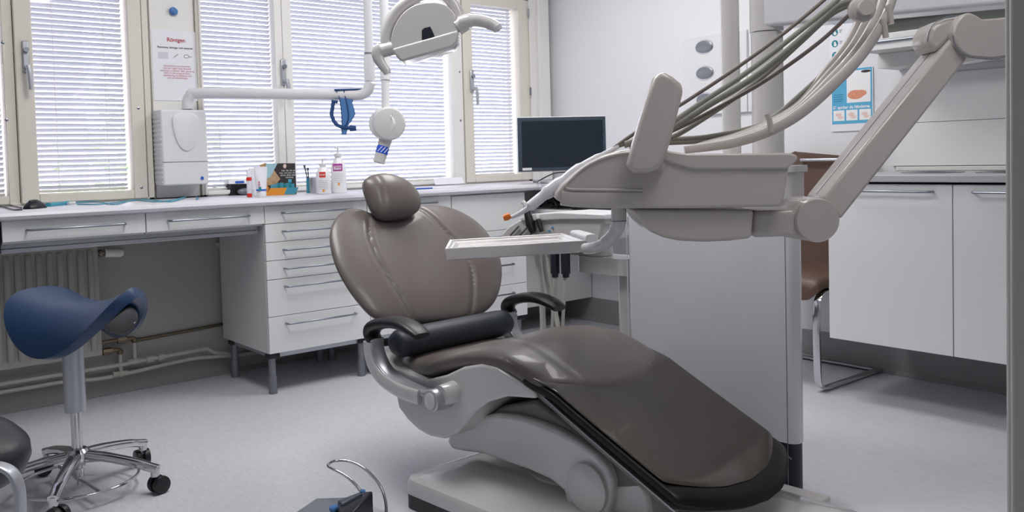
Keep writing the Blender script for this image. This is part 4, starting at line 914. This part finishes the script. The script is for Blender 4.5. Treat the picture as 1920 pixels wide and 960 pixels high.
# ================================================================== TREATMENT UNIT TOWER
tu = thing('treatment_unit', 'tall white treatment unit tower with poles and overhead beam behind the dental chair foot end', 'dental unit', (CO.x, CO.y, 0), CH_ANG)
def rcol(x0, x1, y0, y1, r_, z0, z1): return loft([rrect(x0, x1, y0, y1, r_, z0, 8), rrect(x0, x1, y0, y1, r_, z1, 8)])
TX0, TX1, TY0, TY1 = .292, .911, .43, .492
cabn = put('cabinet', rcol(TX0, TX1, TY0, TY1, .028, .192, .86), M['unit_grey'], tu, 'L')
put('rear_body', rcol(.31, .79, .488, .62, .03, .0, .85), M['unit_grey'], tu, 'L')
put('kick', rcol(TX0+.004, TX1-.002, TY0+.004, TY1-.004, .026, .0, .1915), M['dark'], tu, 'L')
put('panel_joint', box(TX1-.0285, TX1-.0268, TY0-.0008, TY0+.002, .0, .86), M['steel_dark'], cabn, 'L', smooth=False)
put('panel_joint', box(TX0+.004, TX0+.006, TY0-.0008, TY0+.002, .192, .86), M['lightplastic'], cabn, 'L', smooth=False)
ub = put('upper_box', rcol(.62, .905, .445, .52, .02, .861, .985), M['unit'], tu, 'L')
put('lid', rcol(.61, .912, .437, .53, .02, .986, 1.005), M['unit'], tu, 'L')
p1_ = cl(1371, 200, .56); p2_ = cl(1439, 160, .56)
put('lamp_pole', cyl((p1_.x, .56, .851), (p1_.x, .56, 2.4), 17/FPX*2.87, 32), M['unit'], tu, 'L')
ztop = cl(1437, 62, .56).z
r2 = 28.5/FPX*2.79
put('pole', cyl((p2_.x, .56, .851), (p2_.x, .56, ztop), r2, 40), M['unit'], tu, 'L')
put('pole_collar', cyl((p2_.x, .56, ztop+.003), (p2_.x, .56, ztop+.155), r2*1.06, 40), M['unit'], tu, 'L')
pw = CO+EX*p2_.x+EY*.56; bd = (RH*.867-FH*.498).normalized(); bn = Vector((-bd.y, bd.x, 0))
z0_ = ztop+.012
pl_ = [pw-bn*.052+zv*z0_, pw+bn*.052+zv*z0_, pw+bn*.052+zv*(z0_+.16), pw-bn*.052+zv*(z0_+.16)]
put('beam', prism([p-bd*.0 for p in pl_], bd*1.08), M['unit_grey'], tu, bev=.012, seg=3)
be = pw+bd*1.02
put('beam_pivot', cyl(Vector((be.x, be.y, z0_-.12)), Vector((be.x, be.y, z0_+.0)), .042, 32), M['unit'], tu)
# water unit arm with assistant holder
wa = thing('assistant_unit', 'white assistant instrument holder with suction tubes on an arm, behind the instrument tray', 'dental unit', (CO.x, CO.y, 0), CH_ANG)
put('post', rcol(.205, .288, .47, .56, .035, .0, .632), M['unit'], wa, 'L')
put('arm', rcol(.04, .289, .44, .56, .045, .634, .692), M['unit'], wa, 'L')
put('arm_top', rcol(-.02, .16, .45, .54, .03, .693, .735), M['unit'], wa, 'L')
hp_ = [(940, 440), (952, 425), (975, 411), (1000, 402), (1045, 399), (1132, 403), (1135, 420), (1129, 424), (1124, 452), (1050, 462), (960, 460), (938, 452)]
hb_ = put('holder_body', lpr(hp_, .38, .54), M['unit'], wa, 'L', bev=.012, seg=3)
put('holder_lid', lpr([(972, 409), (1000, 401), (1045, 398), (1132, 402), (1135, 412), (1050, 412), (1020, 414), (980, 415)], .37, .55), M['lightplastic'], hb_, 'L', bev=.004)
for px in (957, 975, 993):
    a_ = cl(px, 441, .372); b2 = cl(px+16, 424, .372); put('holder_slot', tube([a_, a_.lerp(b2, .5), b2], .0035, 8, side=(0, 1, 0), hn=.004), M['recess'], hb_, 'L')
for px, py in ((1034, 427), (1028, 433)):
    a_ = cl(px, py, .377); put('blue_key', tube([a_, a_+Vector((.008, 0, .002))], .003, 8), M['blue_ink'], hb_, 'L')
def handpiece(label, pts, rs, mm, tip=None, tm=None):
    P = [cl(x, y, yy) for x, y, yy in pts]; base_ = CO+EX*P[0].x+EY*P[0].y+zv*P[0].z
    t = thing('suction_handpiece', label, 'handpiece', base_, CH_ANG, 'suction handpieces')
    W = lambda q_: CO+EX*q_.x+EY*q_.y+zv*q_.z
    put('handle', tube([W(p) for p in P], rs, 14), mm, t)
    if tip: put('nozzle', tube([W(cl(*q_)) for q_ in tip[0]], tip[1], 12), tm, t)
handpiece('larger black suction handpiece with white hook standing in the assistant holder', [(1000, 436, .36), (994, 421, .36), (989, 400, .36), (985, 388, .36)], [.011, .017, .013, .009], M['black'], ([(985, 389, .36), (984, 382, .36), (981, 379, .36)], [.006, .008, .009]), M['lightplastic'])
handpiece('smaller black handpiece with white tip right of the larger one', [(1016, 434, .36), (1011, 420, .36), (1008, 410, .36)], [.008, .009, .006], M['black'], ([(1009, 411, .36), (1007, 405, .36), (1005, 401, .36)], [.006, .008, .006]), M['lightplastic'])
for i, (px, dk) in enumerate(((1020, 0), (1040, 1), (1060, 1))):
    a_ = cl(px, 474, .40); 
    if dk: put('hose_socket', join(cyl(a_+Vector((0, 0, .02)), a_+Vector((0, 0, -.075)), .017, 18), cyl(a_+Vector((0, 0, -.075)), a_+Vector((0, 0, -.088)), .012, 18)), M['dark'], hb_, 'L')
def hose(label, pts, r_, mm, ribs_=False, group='suction hoses behind the chair'):
    W = [CO+EX*q_.x+EY*q_.y+zv*q_.z for q_ in [cl(*p) for p in pts]]; path = cr(W, 10 if not ribs_ else 30)
    rr_ = [r_*(1.0+(.07 if (i % 2) else -.05)) for i in range(len(path))] if ribs_ else r_
    return tag(put('suction_hose', tube(path, rr_, 12), mm), label, 'hose', group)
for i, (lab, pts, r_, rb) in enumerate((('thick ribbed white hose hanging furthest left behind the tray', [(1006, 475, .44), (1012, 520, .44), (1017, 580, .44), (1019, 640, .44), (1022, 700, .46), (1030, 740, .48)], .011, True),
    ('thick ribbed white hose second from the left behind the tray', [(1019, 478, .47), (1024, 520, .47), (1036, 570, .47), (1046, 610, .46), (1052, 670, .46)], .009, True),
    ('ribbed white hose third from the left under the tray', [(1026, 474, .41), (1034, 520, .41), (1038, 570, .41), (1037, 620, .41), (1036, 680, .42)], .009, True),
    ('smooth white hose hanging from the left black socket', [(1040, 498, .40), (1041, 530, .40), (1041, 580, .41), (1048, 620, .41), (1060, 680, .42)], .009, False),
    ('thin smooth white hose hanging from the right black socket', [(1060, 500, .40), (1059, 540, .40), (1056, 590, .40), (1055, 640, .41), (1057, 690, .42)], .006, False))):
    hose(lab, pts, r_, M['hose_white'], rb)

# ================================================================== INSTRUMENT DELIVERY HEAD
HY = -.20
ih = thing('instrument_delivery_unit', 'large white instrument delivery head on a sloping jointed arm over the chair legs', 'dental unit', (CO.x, CO.y, 0), CH_ANG)
DH = 2.12
def dpr(pxs, dd, th): return prism([ond(x, y, dd) for x, y in pxs], FH*th)
hdp = [(1041, 374), (1043, 362), (1055, 346), (1078, 325), (1105, 306), (1135, 291), (1165, 282), (1200, 279), (1240, 281), (1270, 290), (1480, 292), (1488, 300), (1480, 316), (1475, 350), (1469, 380), (1462, 388), (1300, 391), (1120, 391), (1085, 389), (1062, 384), (1052, 379)]
hb2 = put('head_body', dpr(hdp, DH, .26), M['unit_warm'], ih, bev=.012, seg=4)
put('head_lid', dpr([(1225, 279), (1245, 277), (1255, 283), (1290, 288), (1484, 287), (1496, 292), (1496, 300), (1482, 312), (1478, 317), (1300, 318), (1278, 312), (1248, 302), (1232, 296)], DH-.007, .274), M['unit_warm'], ih, bev=.005, seg=3)
rimp = [ond(x, y, DH-.001) for x, y in ((1205, 356), (1160, 356), (1115, 356), (1070, 355), (1061, 349), (1072, 335), (1095, 315), (1125, 299), (1155, 290), (1185, 286), (1200, 285))]
put('front_rim', tube(cr(rimp, 5), .0035, 10), M['unit_warm'], hb2)
put('handle_rail', tube([ond(x, y, DH+.002) for x, y in ((1052, 371), (1075, 374), (1205, 374))], .006, 12, side=FH, hn=.018, ex=4), M['unit_warm'], hb2)
bulb = [(1186, 393), (1192, 404), (1205, 421), (1222, 436), (1245, 446), (1275, 452), (1320, 454), (1370, 452), (1410, 447), (1414, 393)]
put('lower_bulb', dpr(bulb, DH+.02, .20), M['unit_warm'], ih, bev=.02, seg=4)
put('clear_guard', dpr([(1478, 318), (1483, 330), (1478, 362), (1468, 388), (1464, 388), (1472, 360), (1476, 330)], DH+.01, .22), M['acrylic'], hb2)
# screen slab
sl = [(1177, 308), (1188, 268), (1203, 218), (1216, 178), (1227, 146), (1236, 136), (1247, 135), (1262, 143), (1278, 156), (1283, 168), (1278, 190), (1266, 236), (1255, 275), (1246, 303), (1234, 318), (1215, 325), (1192, 325), (1180, 319)]
ss = put('display_back', dpr(sl, DH-.06, .045), M['unit_warm'], ih, bev=.012, seg=4)
put('display_hinge', cyl(ond(1236, 310, DH-.03), ond(1236, 310, DH+.03), .014, 20), M['unit_warm'], ss)
# link, elbow, lower arm, knuckle
lk = [(1414, 394), (1480, 392), (1490, 376), (1510, 370), (1540, 372), (1550, 450), (1520, 456), (1490, 448), (1470, 444), (1414, 447)]
de = 2.16
put('link', dpr([(1412, 396), (1485, 393), (1500, 374), (1535, 372), (1545, 400), (1535, 454), (1500, 450), (1470, 444), (1412, 446)], de+.006, .13), M['unit_warm'], ih, bev=.012, seg=3)
ec = ond(1532, 413, de)
put('elbow', lathe([(41/FPX*de*.96, -.008), (41.5/FPX*de, -.002), (41.5/FPX*de, .13), (40/FPX*de, .137)], ec, FH, 44), M['unit_warm'], ih)
dk_ = 2.26
def ond2(x, y, s): return ond(x, y, de+.01+(dk_-de)*s)
armf = [ond2(1542, 372, 0), ond2(1787, 68, 1), ond2(1818, 106, 1), ond2(1577, 412, 0)]
ap = prism([armf[0], armf[1], armf[2], armf[3]], FH*.125)
am = put('arm', ap, M['unit_warm'], ih, bev=.008, seg=3)
s1 = armf[0]+FH*.062; s2 = armf[1]+FH*.062
put('arm_seam', tube([s1.lerp(s2, .02)+CU*.0005-CR*.0005, s2], .0012, 6), M['steel_dark'], am)
kn = cr([Vector((x, y, 0)) for x, y in ((1788, 62), (1793, 45), (1803, 30), (1816, 24), (1830, 28), (1842, 36))], 3)
put('knuckle_joint', dpr([(p.x, p.y) for p in kn]+[(1870, 34), (1905, 30), (1915, 32), (1915, 98), (1890, 106), (1860, 110), (1820, 107), (1802, 96), (1792, 80)], dk_-.012, .15), M['unit_warm'], ih, bev=.012, seg=3)
put('arm_cap', dpr([(1739, 80), (1742, 60), (1752, 44), (1775, 34), (1800, 30), (1800, 66), (1787, 70), (1755, 100)], dk_+.02, .10), M['unit_warm'], ih, bev=.012, seg=3)
for pts_, off_ in (([(1786, 66), (1789, 80), (1797, 94), (1808, 103), (1822, 108), (1862, 111), (1885, 106)], -.0135), ([(1739, 78), (1742, 60), (1752, 44), (1775, 33), (1797, 29)], .018)):
    put('joint_seam', tube(cr([ond(x, y, dk_+off_) for x, y in pts_], 5), .0016, 6), M['steel_dark'], am)
kb = ond(1932, 68, dk_+.06)
put('wrist_pivot', cyl(Vector((kb.x, kb.y, 1.30)), Vector((kb.x, kb.y, z0_-.02)), .045, 28), M['unit_warm'], ih)
# hose support arms (white) and the hoses
for i in range(4):
    yy = DH+.06+.045*i
    P = [(1283+6*i, 281-i), (1330, 275-2*i), (1380, 266-3*i), (1440, 246-4*i), (1500, 212-5*i), (1560-4*i, 160-7*i), (1614-7*i, 104-8*i), (1654-12*i, 44-8*i), (1676-17*i, -10-6*i), (1690-18*i, -60)]
    pts = cr([ond(x, y, yy) for x, y in P], 6); n_ = len(pts)
    put('hose_guide', tube(pts, [.006+.006*min(1, 3*j_/n_)-.003*max(0, j_/n_-.5) for j_ in range(n_)], 12, side=FH, hn=[.006+.010*math.sin(PI*min(1, .1+j_/n_*.8))-.003*(j_/n_) for j_ in range(n_)], ex=3), M['unit_warm'], ih)
for (px, py) in ((1443, 226), (1658, 48), (1668, 22)):
    a_ = ond(px, py, DH+.05); put('hose_clip', tube([a_-CU*.03+CR*.004, a_+CR*.0, a_+CU*.016-CR*.006], .009, 10, side=FH, hn=.007), M['unit_warm'], ih)
gh = ond(1625, 14, DH+.02)
put('guide_hub', join(lathe([(.026, -.034), (.031, -.03), (.031, -.01), (.028, 0)], gh+FH*.05, FH, 36), lathe([(.018, -.05), (.018, -.03)], gh+FH*.05, FH, 28)), M['unit_warm'], ih)
HL = [('brown-grey hose running highest from behind the display to the top edge', M['hose_dark'], .0048, [(1150, 278, .0), (1200, 243, .0), (1280, 194, .0), (1380, 128, .0), (1470, 62, .0), (1545, 0, .0), (1600, -50, 0)]),
 ('grey-green hose second from the top', M['hose'], .0066, [(1172, 270, .03), (1230, 248, .03), (1310, 196, .03), (1400, 136, .03), (1490, 66, .03), (1570, 0, .03), (1620, -50, .03)]),
 ('grey-green hose third from the top', M['hose'], .0085, [(1170, 272, -.02), (1250, 244, -.02), (1330, 196, -.02), (1420, 140, -.02), (1510, 66, -.02), (1570, 12, -.02), (1610, 2, -.02)]),
 ('brown-grey hose crossing the middle of the hose bundle', M['hose_dark'], .0052, [(1180, 272, -.05), (1250, 250, -.05), (1340, 205, -.05), (1440, 148, -.05), (1540, 76, -.05), (1620, 0, -.05), (1660, -40, -.05)]),
 ('grey-green hose lowest of the straight bundle, ending at the round hub', M['hose'], .0070, [(1180, 276, -.08), (1250, 262, -.08), (1330, 215, -.08), (1420, 152, -.08), (1500, 80, -.08), (1560, 26, -.08), (1608, 4, -.08)]),
 ('grey-green hose sagging low along the white guides, upper one', M['hose'], .0068, [(1200, 270, -.12), (1250, 262, -.12), (1330, 256, -.12), (1430, 232, -.12), (1500, 178, -.12), (1570, 112, -.12), (1625, 50, -.12), (1652, 0, -.12), (1660, -40, -.12)]),
 ('grey-green hose sagging low along the white guides, lower one', M['hose'], .0068, [(1200, 274, -.15), (1250, 268, -.15), (1330, 262, -.15), (1440, 236, -.15), (1510, 196, -.15), (1590, 124, -.15), (1640, 54, -.15), (1658, 10, -.15), (1664, -40, -.15)])]
for lab, mm, r_, pts in HL:
    W = [ond(x, y, DH+.10-yy*.8) for x, y, yy in pts]
    tag(put('instrument_hose', tube(cr(W, 8), r_, 12), mm), lab, 'hose', 'instrument hoses')
# dental handpiece at the front
W = lambda x, y, yy: ond(x, y, yy)
hpY = DH+.10
t = thing('dental_handpiece', 'grey-white handpiece with orange tip protruding from the delivery head', 'handpiece', W(1090, 310, hpY), CH_ANG)
put('barrel', tube(cr([W(*p) for p in ((1160, 274, hpY), (1120, 295, hpY), (1085, 315, hpY), (1050, 343, hpY), (1020, 366, hpY), (990, 390, hpY))], 5), [.006]*5+[.009]*5+[.0125]*5+[.017]*5+[.0135]*5+[.0075], 16), M['unit_grey'], t)
put('nozzle', tube([W(992, 389, hpY), W(975, 400, hpY), W(958, 408, hpY)], [.0075, .006, .0045], 12), M['lightplastic'], t)
put('orange_tip', tube([W(957, 404, hpY), W(950, 407, hpY), W(944, 409, hpY)], [.0075, .009, .0075], 12), M['orange_tip'], t)
put('hose_tail', tube(cr([W(1160, 274, hpY), W(1180, 266, hpY), W(1235, 240, hpY)], 5), .005, 10), M['hose_dark'], t)

# instrument tray with its arm
tz = .817
ta = thing('instrument_tray', 'white rectangular instrument tray on a curved arm beside the backrest', 'tray', onz(1095, 470, tz-.03))
NL, NR, FR_, FL = onz(834, 466, tz), onz(1101, 451, tz), onz(1057, 437, tz), onz(842, 449.5, tz)
cen = (NL+NR+FR_+FL)/4
def quad(s, z, t_=0): return [cen+(p-cen).normalized()*((p-cen).length-s)+zv*(z) for p in (NL, NR, FR_, FL)]
put('tray_body', loft([quad(.030, -.034), quad(.004, -.030), quad(.0, -.004), quad(.001, .0), quad(.010, .0), quad(.014, -.006), quad(.020, -.006), quad(.030, -.016)]), M['unit'], ta, bev=.0015, smooth=True)
sc2 = cl(1155, 400, -.04)
tp_ = [ond(x, y, d_) for x, y, d_ in ((1160, 386, 2.27), (1160, 414, 2.27), (1157, 428, 2.28), (1148, 444, 2.29), (1132, 457, 2.31), (1115, 464, 2.34), (1098, 466, 2.39))]
put('curved_arm', tube(cr(tp_, 6), [.0195]*14+[.018]*10+[.015]*13, 18), M['unit'], ta)
put('arm_joint', tube([tp_[1]-zv*.001, tp_[1]+zv*.001], .0205, 20), M['steel_dark'], ta)
put('tray_knob', lathe([(.014, 0), (.018, .006), (.015, .012)], onz(1092, 470, tz-.05), (0, 0, 1), 16), M['black'], ta)
put('rear_arm', tube([onz(1080, 443, tz-.02), onz(1110, 452, tz-.02)], .02, 16, side=(0, 0, 1), hn=.02, ex=4), M['lightplastic'], ta)

# ================================================================== STOOLS
sc0 = Vector((-3.095, .702, 0))
sd = thing('saddle_stool', 'blue saddle stool on chrome five-star base with castors and foot ring', 'stool', sc0)
rotA = R(40)
for k in range(5):
    a_ = R(44+72*k); dv = Vector((math.cos(a_), math.sin(a_), 0)); rr0 = .262
    pth = [sc0+dv*.03+zv*.125, sc0+dv*.10+zv*.118, sc0+dv*.20+zv*.100, sc0+dv*(rr0-.02)+zv*.088, sc0+dv*(rr0+.01)+zv*.080]
    g = put('leg', join(tube(cr(pth, 4), [.019]*5+[.017]*5+[.015]*7, 14, side=Vector((-dv.y, dv.x, 0)), hn=.013, ex=3.5), cyl(sc0+dv*rr0+zv*.084, sc0+dv*rr0+zv*.058, .014, 14)), M['chrome'], sd)
    cdir = Vector((math.cos(a_+1.1), math.sin(a_+1.1), 0)); cc = sc0+dv*(rr0)+zv*.029+cdir*.012; ax2 = Vector((-cdir.y, cdir.x, 0))
    cs_ = put('castor', join(*[lathe([(.018, -.010), (.027, -.009), (.0285, -.004), (.0285, .004), (.027, .009), (.018, .010)], cc+ax2*s, ax2, 24) for s in (-.0145, .0145)]+[cyl(cc+zv*.0+ax2*-.01, cc+ax2*.01, .008, 10)]), M['black'], sd)
put('hub', lathe([(.025, .095), (.036, .105), (.038, .135), (.028, .146)], sc0, seg=28), M['chrome'], sd)
put('hub_nut', join(lathe([(.012, .045), (.016, .055), (.016, .08), (.022, .085), (.022, .1)], sc0, seg=10), lathe([(.004, .02), (.006, .025), (.006, .05)], sc0, seg=10)), M['chrome'], sd)
put('gas_stem', cyl(sc0+zv*.14, sc0+zv*.27, .0165, 24), M['chrome'], sd)
put('gas_column', cyl(sc0+zv*.268, sc0+zv*.56, .0325, 36), M['alu'], sd)
rc = sc0
fring = [rc+Vector((.18*math.cos(a_), .18*math.sin(a_), .045)) for a_ in [2*PI*k/48 for k in range(48)]]
put('foot_ring', tube(fring, .005, 10, closed=True), M['chrome'], sd)
put('ring_bar', tube([rc+Vector((-.178, -.02, .045)), rc+Vector((.178, .02, .045))], .005, 10), M['chrome'], sd)
# saddle seat: arched grid, ridge rising to both ends
def saddle(offset, scale, nu=44, nv=60):
    """arch axis runs mostly to the right of the view; near and far flaps hang down"""
    sa = (RH*.88-FH*.46).normalized(); sb = Vector((-sa.y, sa.x, 0))
    C0 = sc0+RH*.036; rings = []
    def P(u, v):
        s = u*math.sqrt(1-v*v/2)*scale; t_ = v*math.sqrt(1-u*u/2)*scale
        ex_ = 2.3-.7*s; wd = .172-.035*s
        yb_ = wd*(t_-.22*t_**3)/.78
        zz = .606+.034*s*s+.024*max(0, s)**3-(.130-.02*s*s)*abs(t_)**ex_
        return C0+sa*(s*.25-.045*t_)+sb*yb_+zv*(zz+offset)
    for i in range(nu+1):
        u = -1+2*i/nu; rings.append([P(u, -1+2*j/nv) for j in range(nv+1)])
    return loft(rings, closed=False, caps=False)
so = put('seat', saddle(0, 1), M['blue_seat'], sd)
md_ = so.modifiers.new('thickness', 'SOLIDIFY'); md_.thickness = .036; md_.offset = 0; md_.use_rim = True
md_ = so.modifiers.new('round', 'BEVEL'); md_.width = .014; md_.segments = 4; md_.angle_limit = R(50)
so2 = put('seat_underside', saddle(-.028, .86, 24, 36), M['black'], sd)
md_ = so2.modifiers.new('thickness', 'SOLIDIFY'); md_.thickness = .008; md_.offset = -1
put('seat_plate', box(sc0.x-.06, sc0.x+.06, sc0.y-.06, sc0.y+.06, .555, .60), M['black'], sd, bev=.01)
for px, py in ((230, 558), (252, 604)):
    q_ = ond(px, py, 2.82); put('seat_screw', ball(q_, .004, seg=8), M['chrome'], so2)
# black stool at the left edge
bsn = ond(-30, 830, 2.0)
b2 = thing('black_stool', 'black padded stool with bent steel bar, cut off at the lower left corner', 'stool', (bsn.x, bsn.y, 0))
rg = []
for r_, h in ((.02, .03), (.15, .034), (.19, .03), (.21, .015), (.218, -.005), (.215, -.03), (.20, -.05), (.17, -.058), (.02, -.06)):
    rg.append((r_, h))
ca_ = ond(-56, 836, 2.05)
tl = (zv+RH*.35-FH*.08).normalized()
put('seat', lathe([(.001, .045), (.06, .044), (.100, .036), (.122, .018), (.130, -.005), (.126, -.035), (.11, -.06), (.08, -.066), (.001, -.068)], ca_, tl, 48), M['black_leather'], b2)
bp_ = cr([ond(x, y, 1.95) for x, y in ((-60, 872), (-20, 872), (5, 876), (22, 886), (33, 905), (38, 930), (39, 970), (40, 1010))], 6)
put('steel_bar', tube(bp_, .004, 14, side=RH, hn=.016, ex=5) if False else tube(bp_, .017, 14, side=FH, hn=.006, ex=5), M['alu'], b2)
put('column', cyl(Vector((ca_.x, ca_.y, .08)), Vector((ca_.x, ca_.y, ca_.z-.05)), .025, 24), M['chrome'], b2)
put('base', join(lathe([(.03, .06), (.03, .12)], (ca_.x, ca_.y, 0)), *[tube([Vector((ca_.x, ca_.y, .09)), Vector((ca_.x+.2*math.cos(R(200+72*k)), ca_.y+.2*math.sin(R(200+72*k)), .05)), Vector((ca_.x+.21*math.cos(R(200+72*k)), ca_.y+.21*math.sin(R(200+72*k)), .0)),], .014, 10) for k in range(5)]), M['chrome'], b2)

# ================================================================== FOOT CONTROL
fc = thing('foot_control', 'dark foot control with grey plate, blue buttons and chrome hoop on the floor', 'foot pedal', onz(640, 958, 0))
F0 = onz(622, 957, 0)
pa_, pb_, pc_, pd_ = onz(543, 968, .04), onz(593, 934, .04), onz(652, 932, .04), onz(620, 985, .04)
plt = put('plate', prism([pa_, pb_, pc_, pd_], (0, 0, -.012)), M['steel_dark'], fc, bev=.003)
put('plate_base', prism([p-zv*.013 for p in (pa_, pb_, pc_, pd_)], (0, 0, -.0265)), M['dark'], fc, smooth=False)
bq = [onz(612, 965, .055), onz(705, 920, .10), onz(708, 965, .02), onz(615, 1000, .02)]
h1, h2, h3, h4 = onz(618, 953, .05), onz(670, 922, .085), onz(700, 919, .09), onz(640, 985, .05)
put('housing', loft([[Vector((p.x, p.y, 0)) for p in (h1, h2, h3, h4)], [h1, h2, h3, h4]]), M['dark'], fc, bev=.006)
rk = [onz(632, 938, .09), onz(665, 925, .10), onz(682, 923, .10), onz(640, 945, .09)]
put('rocker', prism(rk, (0, 0, -.012)), M['bezel'], fc, bev=.004)
put('blue_button', ball(onz(626, 953, .062), .014, .014, .010), M['blue_cloth'], fc)
put('blue_button', ball(onz(680, 921, .098), .008, .008, .006), M['blue_cloth'], fc)
hd_ = 2.62
hp2_ = cr([ond(x, y, dd) for x, y, dd in ((690, 985, 2.56), (687, 945, 2.57), (672, 915, 2.59), (648, 892, 2.61), (625, 880, 2.63), (615, 873, 2.66), (625, 865, 2.69), (650, 864, 2.70), (678, 875, 2.68), (702, 896, 2.66), (717, 920, 2.64), (724, 950, 2.62), (722, 985, 2.6))], 8)
put('hoop', tube(hp2_, .0045, 12), M['chrome'], fc)
